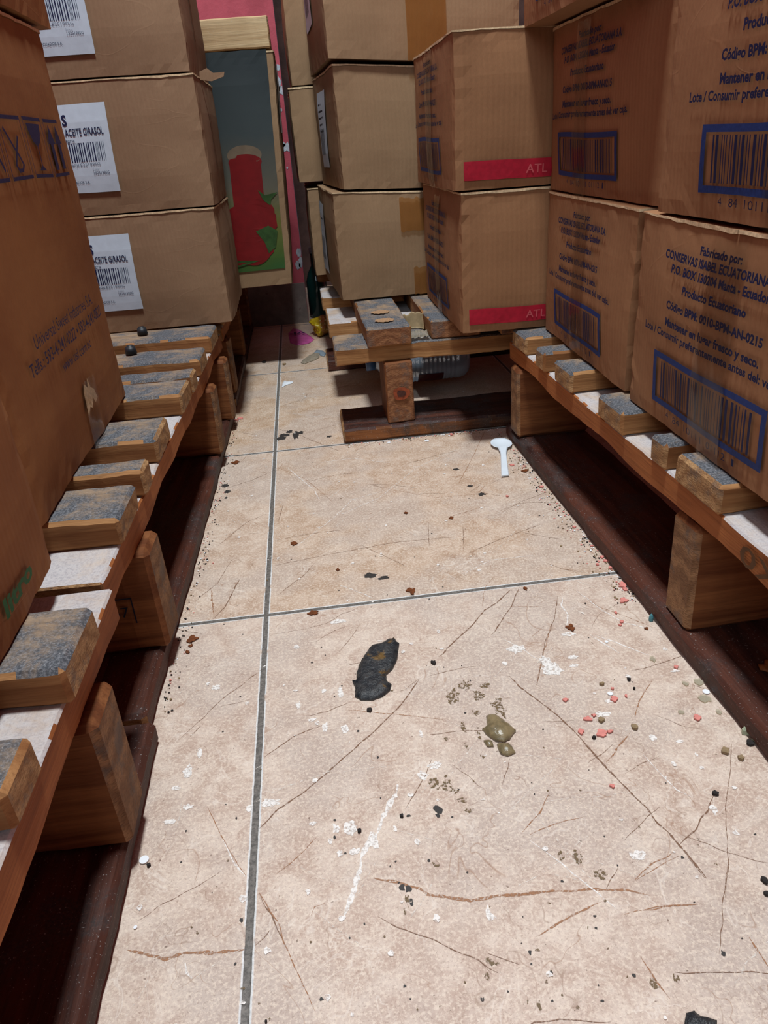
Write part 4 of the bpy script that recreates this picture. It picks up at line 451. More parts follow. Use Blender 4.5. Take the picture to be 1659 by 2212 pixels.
for k in range(330):                                             # the tile print's own net of fine straight hairlines
    x, y = rnd.uniform(-.10, .40), rnd.uniform(.12, 1.75); a = rnd.choice((.5, .75, 1.0, 2.35, 2.6, -.15))+rnd.gauss(0, .22); l = rnd.uniform(.012, .085)
    n = max(3, int(l/.012)); pts = [(x, y)]
    for i in range(n):
        a += rnd.gauss(0, .13); pts.append((pts[-1][0]+math.cos(a)*l/n, pts[-1][1]+math.sin(a)*l/n))
    wh = rnd.random() < .62
    CRACKS.append((5 if wh else rnd.choice((0, 0, 1)), rnd.uniform(.0005, .0009) if wh else rnd.uniform(.00028, .00055), pts))
zl = .00012
for kind, w, pts in CRACKS:
    P2 = []
    for a, b in zip(pts, pts[1:]):
        n = max(2, int(math.dist(a, b)/.0022))
        for i in range(n): P2.append((a[0]+(b[0]-a[0])*i/n, a[1]+(b[1]-a[1])*i/n))
    P2.append(pts[-1]); L = len(P2)
    jig = [(noise.noise(Vector((i*.22, L, kind)))*.0010, noise.noise(Vector((i*.22, L, kind+9)))*.0010) for i in range(L)]
    P2 = [(p[0]+j[0], p[1]+j[1]) for p, j in zip(P2, jig)]
    zl += .0000004; prev = None
    for i in range(L):
        a = P2[max(0, i-1)]; b = P2[min(L-1, i+1)]; d = Vector((b[0]-a[0], b[1]-a[1])).normalized(); nn = Vector((-d.y, d.x))
        ww = w*.5*(.45+.9*rnd.random())*min(1, .25+i/6, .25+(L-1-i)/6)*1.15
        cur = (bm.verts.new((P2[i][0]+nn.x*ww, P2[i][1]+nn.y*ww, zl)), bm.verts.new((P2[i][0]-nn.x*ww, P2[i][1]-nn.y*ww, zl)))
        if prev:
            f = bm.faces.new((prev[1], cur[1], cur[0], prev[0])); f.normal_update()
            if f.normal.z < 0: f.normal_flip()
            f.material_index = {0: 1, 1: 2, 2: 3, 5: 6}[kind]
        prev = cur
for i, (kind, c, rx, ry) in enumerate(MARKS):
    n = 16 if rx > .003 else 8
    a0 = rnd.random()*6; pts = []
    for k in range(n):
        a = a0+6.2832*k/n; q = 1+rnd.uniform(-.38, .38)
        pts.append((c[0]+rx*q*math.cos(a), c[1]+ry*q*math.sin(a)))
    mark(pts, {2: 3, 3: 4, 4: 5}[kind], .0003+i*.0000006)
props(link('floor', bm, floor_mats), kind='structure')

def wall_paint(name, a, b, scale=12):
    t = NT(name); v = t.coord(); n = t.noise(v, scale, 6, .65); f = t.noise(v, 160, 4, .7)
    c = t.mix(t.step(n, .35, .65), rgb(a), rgb(b)); s = t.step(t.noise(v, 45, 3), .70, .74)
    c = t.mix(t.math('MULTIPLY', s, .6), c, rgb('5b3a3c'))
    return t.finish(c, .6, t.math('ADD', n, t.math('MULTIPLY', f, .3)), .5, .003, .3)
M['pink'] = wall_paint('rose_pink_wall_paint', 'b95562', 'a54955')
M['plaster'] = wall_paint('bare_pale_plaster', 'b9c4cc', '8f9aa5', 40)
M['darkwall'] = wall_paint('dull_brown_wall', '54403a', '3c2d2a')
M['grey'] = wall_paint('grey_skirting_tile', '8a7f78', '756a66', 30)
def box_structure(name, x0, x1, y0, y1, z0, z1, mats, extra=None):
    b = bmesh.new(); grid_box(b, x0, x1, y0, y1, z0, z1, .5)
    if extra: extra(b)
    return props(link(name, b, mats), kind='structure')
def peel(b):
    for i, (x, z, rx, rz) in enumerate(((.0655, .563, .005, .006), (.058, .530, .012, .017), (.066, .518, .006, .010), (.066, .403, .013, .010), (.055, .410, .008, .006), (.064, .168, .007, .011), (.058, .140, .006, .010), (.066, .146, .006, .016), (.061, .480, .003, .004), (.06, .36, .002, .003))):
        q = random.Random(i); pts = [(x+rx*(1+q.uniform(-.35, .3))*math.cos(a*.45), z+rz*(1+q.uniform(-.35, .3))*math.sin(a*.45)) for a in range(14)]
        f = b.faces.new([b.verts.new((min(px, .0695), 1.9292, pz)) for px, pz in pts]); f.normal_update()
        if f.normal.y > 0: f.normal_flip()
        f.material_index = 1
box_structure('wall_back', -1.25, .07, 1.93, 2.10, 0, 2.6, [M['pink'], M['plaster']], peel)
box_structure('wall_alcove', .07, 1.45, 2.45, 2.6, 0, 2.6, [M['darkwall']])
box_structure('baseboard_back', -1.25, .0695, 1.921, 1.9299, 0, .098, [M['grey']])
box_structure('wall_left', -1.4, -1.25, -2.0, 2.1, 0, 2.6, [M['pink']])
box_structure('wall_right', 1.45, 1.6, -2.0, 2.6, 0, 2.6, [M['pink']])
M['ceil'] = plain('off_white_ceiling', 'b9b4ab', .9, .1, .06, 6)
box_structure('ceiling', -1.4, 1.6, -2.0, 2.6, 2.6, 2.7, [M['ceil']])

# ------------------------------------------------------------------ pallets
def spread(*names): return [M[n] for n in names]
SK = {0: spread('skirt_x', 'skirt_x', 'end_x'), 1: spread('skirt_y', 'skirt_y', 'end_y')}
ST = {0: spread('str_x', 'dust_x', 'end_x'), 1: spread('str_y', 'dust_y', 'end_y')}
DK = {0: spread('side_x', 'top_x', 'end_x'), 1: spread('side_y', 'top_y', 'end_y')}
BL = [M['block'], M['block'], M['blockend']]

def side_pallet(label, px, py, rz, sgn, y0, y1, decks, blocks, seed, depth=.80, skirt_gap=.0, ztop=.1655):
    """sgn +1: the pallet lies to +x of its aisle edge, -1 to -x. decks: (ya, yb, overhang[, mats])"""
    r = empty('wooden_pallet', (px, py, 0), rz); props(r, label, 'pallet', None)
    def xr(a, b): return (min(sgn*a, sgn*b), max(sgn*a, sgn*b))
    X = lambda a, b: xr(a, b)
    for k, (a, b) in enumerate(((0, .10), (.36, .46), (depth-.10, depth))):
        x0, x1 = X(a+skirt_gap*(k == 0), b)
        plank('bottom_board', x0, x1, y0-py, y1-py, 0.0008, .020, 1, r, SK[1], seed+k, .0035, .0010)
    for k, (a, b) in enumerate(((.004, .095), (.36, .45), (depth-.095, depth))):
        x0, x1 = X(a, b)
        plank('stringer_board', x0, x1, y0-py, y1-py-.004, .1155, .1405, 1, r, ST[1], seed+5+k, .0015, .0007, .010 if k == 0 else 0)
    for k, bl in enumerate(blocks):
        ya, yb = bl[:2]
        for j, (a, b) in enumerate(((-.001 if len(bl) < 3 else bl[2], .10), (.36, .45), (depth-.10, depth))):
            x0, x1 = X(a, b)
            o = plank('block', x0, x1, ya-py, yb-py, .0200, .1158, 0, r, BL, seed+11+k*3+j, .004, .0013)
            if j == 0: aisle_blocks.append(o)
    for k, d in enumerate(decks):
        x0, x1 = X(d[2], depth)
        plank('deck_board', x0, x1, d[0]-py, d[1]-py, .1408, ztop-.0008 if len(d) < 4 else d[3], 0, r, DK[0], seed+20+k, .0028, .0012)
    return r
aisle_blocks = []
pa = side_pallet('near left wooden pallet with rounded dark bottom board, under the green lettered carton', -.0765, .452, 0.0, -1, -.50, .452,
    [(-.46, -.39, .0), (-.31, -.24, .0), (-.16, -.09, .001), (-.02, .04, .0), (.115, .165, .001), (.245, .283, .001), (.329, .393, -.001)],
    [(.337, .381, -.004), (.10, .14), (-.12, -.08), (-.45, -.40)], 1, ztop=.1650)
pb = side_pallet('left wooden pallet along the middle of the aisle, under the stack of labelled cartons', -.0855, .46, -.0205, -1, .458, 1.232,
    [(.510, .574, .0), (.596, .625, -.001), (.674, .738, .002), (.813, .878, .0), (.888, .924, -.002), (.969, 1.038, .0), (1.098, 1.182, .001)],
    [(.541, .586, -.006), (.993, 1.030, -.006), (1.143, 1.180, -.008)], 31)
pc = side_pallet('farthest left wooden pallet in shadow, under the juice picture carton', -.070, 1.26, 0.0, -1, 1.262, 1.90,
    [(1.29, 1.36, .0), (1.42, 1.49, .0), (1.50, 1.57, .0), (1.63, 1.70, .0), (1.80, 1.88, .0)], [(1.29, 1.33), (1.56, 1.60), (1.84, 1.88)], 61, depth=.7)
pr = side_pallet('right wooden pallet with wavy edged stringer, under the big printed cartons', .3500, .45, .0175, 1, -.20, 1.004,
    [(-.12, -.05, .0), (.05, .11, .0), (.19, .25, .001), (.30, .355, .001), (.450, .514, .0), (.535, .562, .001), (.616, .674, .0), (.750, .803, .0), (.836, .868, -.001), (.916, .974, .001)],
    [(-.15, -.11), (.474, .515, .003), (.937, .975, -.002)], 91, ztop=.1650)

# stamps on the wood
def ink_on(parent, lines, O, U, V, N, mat, name='stamped_mark'):
    b = bmesh.new()
    for vs, fs, slot in lines.items:
        bv = [b.verts.new(O+U*u+V*v+N*.0004) for u, v in vs]
        for f in fs:
            nf = b.faces.new([bv[i] for i in f]); nf.normal_update()
            if nf.normal.dot(N) < 0: nf.normal_flip()
    return props(link(name, b, mat, parent), 'black stamped mark')
pr2 = Print().text('0X', 0, .050, 0, .015, 0, .01).text('5', .058, .066, .001, .012, 0, -.02)
ink_on(pr, pr2, Vector((.0026, -.030, .1205)), Vector((0, -1, 0)), Vector((0, 0, 1)), Vector((-1, 0, 0)), plain('faded_stamp', '5d4430', .8, .1))
pb2 = Print().text('67', 0, .014, 0, .010, 0, .0).line([(-.006, .018), (.018, .018), (.018, -.006)], .0012, 0)
ink_on(pb, pb2, Vector((-.034, .0795, .058)), Vector((1, 0, 0)), Vector((0, 0, 1)), Vector((0, -1, 0)), M['kink'])

# pallet across the far end of the aisle
M['front_x'] = wood('worn_orange_board_front', '8f5a34', '472a1d', 0, '4a3b33', (.46, .60), .8, '5f4c40')
pe = empty('wooden_pallet', (.10, 1.035, 0)); props(pe, 'wooden pallet across the far end of the aisle, knotted square post at its front', 'pallet')
ox, oy = -.10, -1.035
def pp(name, x0, x1, y0, y1, z0, z1, ax, mats, seed, **k): return plank(name, x0+ox, x1+ox, y0+oy, y1+oy, z0, z1, ax, pe, mats, seed, **k)
pp('bottom_board', .104, 1.05, 1.037, 1.143, .0008, .021, 0, [M['front_x'], M['skirt_x'], M['end_x']], 201, rough=.0014, bev=.003)
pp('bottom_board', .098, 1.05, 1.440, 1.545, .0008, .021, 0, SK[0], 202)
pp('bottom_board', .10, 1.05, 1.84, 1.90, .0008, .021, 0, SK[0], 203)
for k, (a, b, xx) in enumerate(((1.058, 1.143, .1035), (1.234, 1.367, .103), (1.474, 1.605, .101), (1.82, 1.90, .101))):
    pp('stringer_board', xx, 1.05, a, b, .1125, .1375, 0, [M['side_x'], M['top_x'] if k == 0 else M['dust_x'], M['end_x']], 210+k, rough=.0014)
M['knot'] = endgrain('post_saw_cut_face', '9a6a48', '6a3e28', 1)
post = []
for k, y in enumerate((1.048, 1.465, 1.83)):
    for j, x in enumerate((.1725, .56, .98)):
        o = pp('block', x, x+.041, y, y+(.10 if k else .088), .0212, .1126, 1, [M['block'], M['block'], M['knot']], 220+k*3+j, rough=.0012)
        post.append(o)
# the reddish knot low on the front of the post
b = bmesh.new()
for rr, mt, lift in ((.0125, 0, .0016), (.0065, 1, .0021)):
    pts = [(rr*(1+.12*math.sin(3*a*.314+1))*math.cos(a*.314)+(.001), rr*.86*(1+.1*math.cos(2*a*.314))*math.sin(a*.314)) for a in range(20)]
    f = b.faces.new([b.verts.new((.0935+x, .0128-lift, .0662+z)) for x, z in pts]); f.normal_update()
    if f.normal.y > 0: f.normal_flip()
    f.material_index = mt
props(link('knot', b, [plain('red_knot_wood', '8c4326', .6, .3, .3, 200), plain('knot_heart', '4a2a22', .6, .3, .3, 200)], pe), 'round reddish knot')
for k, (a, b_, s, e) in enumerate(((.1505, .2145, 1.046, 1.90), (.2455, .318, 1.060, 1.90), (.345, .41, 1.05, 1.90), (.50, .57, 1.05, 1.90), (.66, .73, 1.05, 1.90))):
    o = pp('deck_board', a, b_, s, e, .1382, .1642, 1, [M['side_y'], M['top_y'], M['knot']], 240+k, rough=.0012)
# worn bare ovals on the first deck board
M['bare'] = plain('bare_worn_wood', 'a07f60', .8, .2, .25, 500)
for cy_ in (1.090, 1.150):
    b = bmesh.new(); pts = [(.0145*math.cos(a*.2618)*(1+.1*math.sin(a*2.1)), .0135*math.sin(a*.2618)*(1+.12*math.cos(a*3.3))) for a in range(24)]
    f = b.faces.new([b.verts.new((.1815+ox+x, cy_+oy+y, .1662)) for x, y in pts]); f.normal_update()
    if f.normal.z < 0: f.normal_flip()
    props(link('worn_patch', b, M['bare'], pe), 'bare oval worn patch')

# ------------------------------------------------------------------ print designs
def can_print(du=0.0, slotN=2, slotB=3):
    p = Print(); c = .140+du
    def ln(t, w, v, h=.0064, bold=.040): p.text(t, c-w/2, c+w/2, v, h, slotN, bold)
    ln('Fabricado por:', .058, .1458, .0058); ln('CONSERVAS ISABEL ECUATORIANA S.A.', .163, .1365, .0062)
    ln('P.O. BOX 130204 Manta - Ecuador', .136, .1268, .0062); ln('Producto Ecuatoriano', .090, .1135, .0062)
    ln('C\u00f3digo BPM: 0010-BPM-AN-0215', .136, .0985, .0062); ln('Mantener en lugar fresco y seco.', .134, .0848, .0062)
    ln('Lote / Consumir preferentemente antes del: ver caja.', .213, .0752, .0060, .032)
    p.frame(c-.084, .0175, c+.084, .0610, .0058, slotB, .0048)
    p.bars(c-.068, .0242, c+.068, .0545, slotN, 7)
    u = c-.056
    for s, w in (('4', .005), ('84', .011), ('10111', .0275), ('01112', .0275), ('1', .003)):
        p.text(s, u, u+w, .0095, .0058, slotN, -.005); u += w+.0085
    return p
INKS = [M['ink'], M['bink'], M['red'], M['bandtext'], M['usibox']]
t = NT('clear_adhesive_tape')
gl = t.n('BsdfGlossy', ins={'Color': (1, 1, 1, 1), 'Roughness': .18}); tr = t.n('BsdfTransparent', ins={'Color': (.985, .975, .96, 1)})
fr = t.n('Fresnel', ins={'IOR': 1.45})
t.t.links.new(t.n('MixShader', ins={0: t.math('MULTIPLY_ADD', fr.outputs[0], .5, .01), 1: tr.outputs[0], 2: gl.outputs[0]}).outputs[0], t.out.inputs[0]); M['clear'] = t.m
t = NT('brown_adhesive_tape')
gl = t.n('BsdfPrincipled', ins={'Base Color': rgb('a06c3c'), 'Roughness': .22, 'Specular IOR Level': .5}); tr = t.n('BsdfTransparent', ins={'Color': (.86, .72, .52, 1)})
t.t.links.new(t.n('MixShader', ins={0: .38, 1: tr.outputs[0], 2: gl.outputs[0]}).outputs[0], t.out.inputs[0]); M['btape'] = t.m

def slope_all(root, fn):
    """lean or sag of a whole carton, applied to its board, labels and tape"""
    for c in root.children:
        for v in c.data.vertices: v.co = fn(v.co)

GC = 'printed cartons stacked on the right'
CL = dict(mats=INKS)
def can_box(label, x0, y0, z0, seed, rz=0, du=0.0, L=.31, D=.22, H=.1665, pivot=(0, 0), tapes=(), band=None, mat=None, group=GC):
    pr = [(can_print(du), '-x')]
    if band: pr.append((band, '-y'))
    return carton('cardboard_carton', label, 'carton', group, x0, x0+D, y0, y0+L, z0, z0+H, mat or M['canbox'], seed, rz, pr, INKS, pivot, tapes=tapes)
ctape = ('-x', .122, .170, 0.0, .085, M['clear']); 
can_box('large brown carton low at the right edge, full printed text and barcode visible', .364, .342, .1655, 1, L=.309, tapes=[('-x', .125, .172, .001, .160, M['clear'])])
can_box('brown carton on the right pallet, second from the camera, torn tape on its barcode',   .366, .664, .1665, 2, -.040, .000, L=.288, tapes=[('-x', .118, .160, 0, .155, M['clear'])])
can_box('brown carton at the upper right corner, cut by the frame', .3635, .312, .3335, 3, 0, .013, tapes=[('-x', .15, .20, 0, .075, M['clear']), ('-x', .155, .20, .075, .16, M['clear'])])
can_box('orange brown carton in the second layer, left of the upper right carton', .3775, .640, .3335, 4, 0, -.014, tapes=[('-x', .092, .128, 0, .160, M['clear'])])
can_box('carton in the third layer whose underside juts out at the top right', .3465, .652, .5015, 5, 0, 0)
def band(u0, v0):
    p = Print(); p.rect(u0, v0, .21, v0+.0205, 4); p.text('ATL', u0+.075, u0+.101, v0+.005, .0095, 5, .01); return p
can_box('carton with a red ATL band directly on the pallet', .2690, .957, .1662, 6, 0, -.006, L=.294, H=.172, band=band(.010, .0105), tapes=[('-x', .125, .165, 0, .16, M['clear'])], group='red banded cartons')
can_box('carton with a red ATL band on top of another like it', .2640, .957, .3390, 7, 0, -.006, L=.294, H=.166, band=band(.012, .0105), tapes=[('-x', .122, .17, 0, .16, M['clear'])], group='red banded cartons')
# a wide strip of brown tape down each buff carton
GM = 'buff cartons stacked at the end of the aisle'
def mid_box(label, x0, y0, z0, H, seed, rz, slopes, tapes, lab=None, D=.30, L=.34):
    labels = []
    if lab:
        p = Print(); p.rect(*lab, 0); p.bars(lab[0]+.01, lab[1]+.02, lab[2]-.03, lab[1]+.06, 1, seed)
        for k in range(5): p.rect(lab[0]+.008, lab[3]-.02-k*.01, lab[0]+.05+.01*(k % 3), lab[3]-.017-k*.01, 1)
        labels = [(p, '-x', [M['label'], M['kink']])]
    r = carton('cardboard_carton', label, 'carton', GM, x0, x0+L, y0, y0+D, z0, z0+H, M['midbox'], seed, rz, labels=labels, tapes=tapes)
    sb, st = slopes
    slope_all(r, lambda c: Vector((c.x, c.y, c.z+(sb+(st-sb)*c.z/H)*c.x)))
    return r
mid_box('buff carton with crushed lower corner resting on the end pallet', .1285, 1.254, .1675, .1670, 11, .045, (-.0, -.055), [('-y', .106, .155, .105, .156, M['btape']), ('-y', .124, .155, 0, .045, M['btape'])], (.03, .02, .13, .14), L=.29)
mid_box('buff carton in the second layer with bulging left corner fold', .1465, 1.256, .3362, .1705, 12, .075, (-.055, -.070), [], (.08, .03, .18, .145), D=.29, L=.29)
mid_box('buff carton in the third layer, brown tape down its front', .1400, 1.250, .5120, .170, 13, .06, (-.078, -.078), [('-y', .118, .177, 0, .165, M['btape'])], (.05, .06, .16, .17), L=.29)
GB = 'narrow strip of cartons behind the buff stack'
for k, (lab, x0, z0, H) in enumerate((('lowest carton behind the buff stack, only its left strip visible', .0945, .1655, .163), ('middle carton behind the buff stack, pale strip beside pink wall', .0800, .3390, .162), ('upper carton behind the buff stack, at top of the photo beside pink wall', .0860, .5020, .165))):
    carton('cardboard_carton', lab, 'carton', GB, x0, x0+.34, 1.57+.003*k, 1.87, z0, z0+H, M['midbox'], 20+k, 0)

# left side: three labelled cartons in a stack
def oil_label():
    p = Print(); p.rect(0, 0, .108, .108, 0)
    p.text('S', .0480, .0545, .0835, .0125, 1, .03)
    p.text('ACEITE GIRASOL', .0490, .1005, .0705, .0088, 1, .015); p.text('900gra', .038, .0600, .0635, .0042, 1, .0)
    p.bars(.010, .039, .0985, .0620, 1, 3, .00075)
    p.text('(240)LE25199SG', .044, .0880, .0335, .0038, 1, -.01); p.text('Lote:', .0770, .0855, .0270, .0034, 1, -.02)
    p.text('LE25199SG', .0770, .0985, .0225, .0036, 1, .0); p.text('ECUADOR S.A.', .0420, .0690, .0120, .0034, 1, .0)
    return p
GO = 'cartons with pale blue labels'
LX0 = -.445
for k, (lab, dx, z0, H, lu, lv) in enumerate((('lowest carton of the labelled stack on the left pallet', .400, .1660, .1665, .162, .0330),
        ('middle carton of the labelled stack, full ACEITE GIRASOL line visible', .4005, .3335, .1675, .166, .0310),
        ('top carton of the labelled stack, cut by the upper edge of the photo', .3970, .5020, .1680, .168, .0265))):
    base = oil_label(); p = Print()
    for vs, fs, slot in base.items: p.items.append(([(u+lu, v+lv) for u, v in vs], fs, slot))
    sl = Print()
    if k < 2: sl.poly([(.10, .035), (.103, .033), (.106, .06), (.106, .12), (.103, .125), (.10, .12)], 1)
    carton('cardboard_carton', lab, 'carton', GO, LX0, LX0+dx, 1.18, 1.44, z0, z0+H, M['oilbox'], 30+k, 0, labels=[(p, '-y', [M['label'], M['ink']])], mats=[M['flute']],
           slit=(Print().rect(.105, .045, .110, .120, 2), '+x'))
# a torn tab of board standing off the seam
b = slab([(0, 0), (.016, -.004), (.034, .001), (.036, .007), (.020, .006), (.012, .013), (.001, .010)], .0022, 3, .0006)
for v in b.verts: v.co = Vector((v.co.x, -v.co.z+v.co.x*.25, v.co.y+math.sin(v.co.x*60)*.002))
o = link('torn_flap', b, [M['oilbox']]); o.location = (-.046, 1.262, .502)
oil_mid = [c for c in COL.objects if c.get('label', '').startswith('middle carton of the labelled')][0]
o.parent = oil_mid; o.location = Vector((-.046, 1.262, .4975))-oil_mid.location
props(o, 'torn tab of cardboard')

# big orange brown carton near left
u = Print()
def icon(p, u0, u1):
    p.frame(u0, .2265, u1, .2712, .0010, 2); p.rect(u0+.002, .2685, u1-.001, .2712, 2); p.rect(u0+.002, .2265, u1-.001, .2292, 2)
icon(u, .243, .291); icon(u, .186, .236); icon(u, .130, .179); icon(u, .074, .123)
for c0 in (.2555, .2775):                                         # two arrows up
    u.poly([(c0-.0105, .2520), (c0+.0105, .2520), (c0, .2668)], 2); u.rect(c0-.0042, .2320, c0+.0042, .2525, 2)
g0 = .211                                                         # stemmed glass
u.poly([(g0-.018, .2665), (g0+.018, .2665), (g0+.0155, .2600), (g0+.009, .2530), (g0, .2495), (g0-.009, .2530), (g0-.0155, .2600)], 2)
u.rect(g0-.0010, .2345, g0+.0010, .2500, 2); u.poly([(g0-.010, .2318), (g0+.010, .2318), (g0+.002, .2352), (g0-.002, .2352)], 2)
h0 = .153                                                         # sling hook
u.line([(h0-.016, .2620), (h0-.004, .2500), (h0+.004, .2430), (h0+.009, .2370), (h0+.004, .2330), (h0-.004, .2330), (h0-.008, .2370), (h0-.002, .2440), (h0+.010, .2560)], .0026, 2)
u.line([(.080, .235), (.10, .262), (.118, .235)], .003, 2)
u.text('Universal Sweet Industries S.A.', .078, .266, .1125, .0105, 3, .0)
u.text('Telfs.: 593-4-241-0222 \u2022 593-4-241-0822', .054, .290, .0970, .0100, 3, .008)
u.text('www.usi.com.ec', .126, .222, .0810, .0088, 3, .005)
r = carton('cardboard_carton', 'tall orange brown carton with handling symbols on the left pallet', 'carton', None, -.475, -.1395, .500, .832, .1660, .5120, M['usibox'], 41, .012, [(u, '+x')], [M['uink'], M['uink'], M['rawedge']],
       pivot=(.3355, .332), tapes=[('+x', .165, .205, .002, .060, M['clear'])])
bp = bmesh.new(); q = random.Random(2)                              # scuffed bare patch low on its side
pts = [(-.0180, .052), (-.012, .058), (-.004, .052), (.000, .060), (.004, .050), (.012, .046), (.017, .036), (.008, .034), (.004, .040), (-.004, .033), (-.010, .036), (-.020, .030)]
f = bp.faces.new([bp.verts.new((.0034, -.332+.186+a*1.1, z)) for a, z in pts]); f.normal_update()
if f.normal.x < 0: f.normal_flip()
props(link('scuffed_patch', bp, M['rawedge'], r), 'torn pale patch')
carton('cardboard_carton', 'carton corner overhanging at the upper left corner of the photo', 'carton', None, -.475, -.1350, .430, .856, .5145, .72, M['usibox'], 42, .0, pivot=(.34, .426))
u = Print(); u.text('litro', .2440, .2930, .0170, .0110, 2, .035); u.text('1', .215, .221, .0170, .0110, 2, .03)
carton('cardboard_carton', 'carton with green litro lettering nearest on the left', 'carton', None, -.46, -.1115, .112, .452, .1655, .480, M['usibox'], 43, .012, [(u, '+x')], [M['gink']], pivot=(.3485, .34))

# picture carton far left
t = NT('printed_sky_and_grass'); v = t.coord(); sp = t.n('SeparateXYZ', ins={0: v})
gz = t.math('ADD', sp.outputs[2], t.math('MULTIPLY', t.noise(v, 14, 3), .05))
c = t.ramp(t.math('MULTIPLY', gz, 2.6), (.08, rgb('1b552f')[:3]), (.20, rgb('3f5a26')[:3]), (.36, rgb('63602c')[:3]), (.52, rgb('5a564a')[:3]), (.75, rgb('3a4243')[:3]), (1.0, rgb('2a3234')[:3]))
M['picture'] = t.finish(c, .5, None, spec=.3)
M['juice'] = plain('red_fruit_print', '700f12', .5, .3, .1, 60); M['leafp'] = plain('green_leaf_print', '2e4a22', .5, .3, .25, 90); M['glassp'] = plain('glass_outline_print', '6f5f4e', .5, .3, .1)
p = Print(); p.rect(.055, .030, .286, .388, 2)
def ell(cx, cz, rx, rz, n=22, a0=0, a1=6.2832): return [(cx+rx*math.cos(a0+(a1-a0)*i/n), cz+rz*math.sin(a0+(a1-a0)*i/n)) for i in range(n)]
for pts, s in ((ell(.232, .229, .031, .0165), 5), (ell(.232, .218, .030, .013), 3)): p.items.append((pts, [tuple(range(len(pts)))], s+100))
p.rect(.2035, .090, .2600, .218, 3, 2)
for cx, cz, rx, rz in ((.228, .115, .050, .034), (.246, .128, .030, .026), (.215, .070, .052, .028), (.232, .066, .030, .026)):
    pts = [(cx+rx*math.cos(a*.3)*(1+.06*math.sin(a)), cz+rz*math.sin(a*.3)) for a in range(21)]; p.items.append((pts, [tuple(range(21))], 303+int(rx*0)))
for pts in ([(.250, .170), (.262, .160), (.285, .164), (.272, .152), (.270, .142), (.258, .152)], [(.238, .100), (.262, .108), (.278, .098), (.272, .070), (.258, .060), (.252, .080)], [(.12, .036), (.20, .040), (.24, .048), (.19, .052)]):
    p.items.append((pts, [tuple(range(len(pts)))], 404))
r = carton('picture_carton', 'tall carton printed with a red juice glass and strawberries on a green field', 'carton', None, -.250, .049, 1.487, 1.74, .1660, .5520, M['midbox'], 51, 0, [(p, '-y')], [M['picture'], M['juice'], M['leafp'], M['glassp']],
       labels=[((lambda q: (q.rect(.01, .26, .10, .37, 0), q.text('S.A', .02, .05, .30, .01, 1), q)[-1])(Print()), '+x', [M['label'], M['ink']])])
slope_all(r, lambda c: Vector((c.x+.036*c.z, c.y, c.z)))
M['pale'] = wood('pale_planed_wood', 'cdb48c', 'ae8f68', 0, '6a5a48', (.66, .74), .7)
o = plank('wooden_plank', -.24, .059, 1.492, 1.62, .5555, .602, 0, None, [M['pale'], M['pale'], M['end_x']], 55, .002, .0008)
props(o, 'pale wooden plank lying on top of the juice picture carton', 'plank')

# ------------------------------------------------------------------ small things
def place_outline(name, key, h, mats, label, cat, dome=(0.0, .004), step=None, rough=.0, z=.0006, group=None, parent=None):
    pts = OUTLINES[key]; cx = sum(a for a, _ in pts)/len(pts); cy = sum(b for _, b in pts)/len(pts)
    b = slab([(x-cx, y-cy) for x, y in pts], h, len(key), rough, dome, step)
    o = link(name, b, mats, parent, smooth=bool(step)); o.location = (cx, cy, z)
    if label: props(o, label, cat, group)
    return o
t = NT('dried_black_crust'); v = t.coord(); n = t.noise(v, 140, 5, .7); y_ = t.step(t.noise(v, 75, 3), .58, .68)
M['crust'] = t.finish(t.mix(y_, t.mix(t.step(n, .4, .65), rgb('1c2126'), rgb('3a3a3a')), rgb('6b4f22')), .42, n, .9, .002, .5)
t = NT('olive_brown_mush'); v = t.coord(); n = t.noise(v, 130, 5, .6)
M['mush'] = t.finish(t.mix(t.step(n, .35, .65), rgb('6d6147'), rgb('8d7c5c')), .28, n, .5, .002, .5)
def densify(key, k=4, jag=.0006):
    pts = OUTLINES[key]; out = []; q = random.Random(len(key))
    for a, b in zip(pts, pts[1:]+pts[:1]):
        for i in range(k): out.append((a[0]+(b[0]-a[0])*i/k+q.uniform(-jag, jag), a[1]+(b[1]-a[1])*i/k+q.uniform(-jag, jag)))
    OUTLINES[key] = out
for k in ('dropping', 'blob', 'blob2', 'blob3'): densify(k, 3, .0003)
place_outline('dried_dropping', 'dropping', .0010, M['crust'], 'crumpled black dried crust lying on the tile in front of the grout cross', 'debris', (.0035, .006), .003, .0012)
d = place_outline('smeared_dropping', 'blob', .0012, M['mush'], 'glossy olive brown lump beside the smeared stain on the tile', 'debris', (.0045, .007), .0025, .0010)
place_outline('smeared_dropping', 'blob2', .001, M['mush'], 'smaller olive brown lump just in front of the larger one', 'debris', (.003, .004), .002, .0006)
place_outline('smeared_dropping', 'blob3', .001, M['mush'], 'tiny dark brown lump left of the smaller olive lump', 'debris', (.002, .003), .002, .0004)
place_outline('dried_dropping', 'edge', .0012, M['crust'], 'black crust cut by the bottom edge of the photo', 'debris', (.003, .005), .003, .001)
place_outline('dry_leaf', 'leaf', .0006, plain('dry_grey_leaf', '8c8170', .8, .2, .2, 200), 'greyish dry leaf on the floor left of the end pallet', 'leaf', (.002, .01), .004, .001)
place_outline('plastic_shard', 'shard', .0008, plain('grey_blue_plastic', '7f8d97', .4, .5, .15, 200), 'blue grey plastic shard touching the dry leaf', 'shard', (.001, .01), .006, .001)
place_outline('paper_scrap', 'scrap', .0006, plain('white_paper', 'e2e8ee', .7, .2, .05, 100), 'small torn white paper scrap near the far grout line', 'scrap', (.002, .006), .003, .001)
film = place_outline('plastic_film', 'film', .0006, plain('pink_plastic_film', 'c45a9a', .35, .5, .12, 60), 'bright pink plastic wrapper piece with white and navy letters at the far end', 'wrapper', (.002, .02), .006, .002)
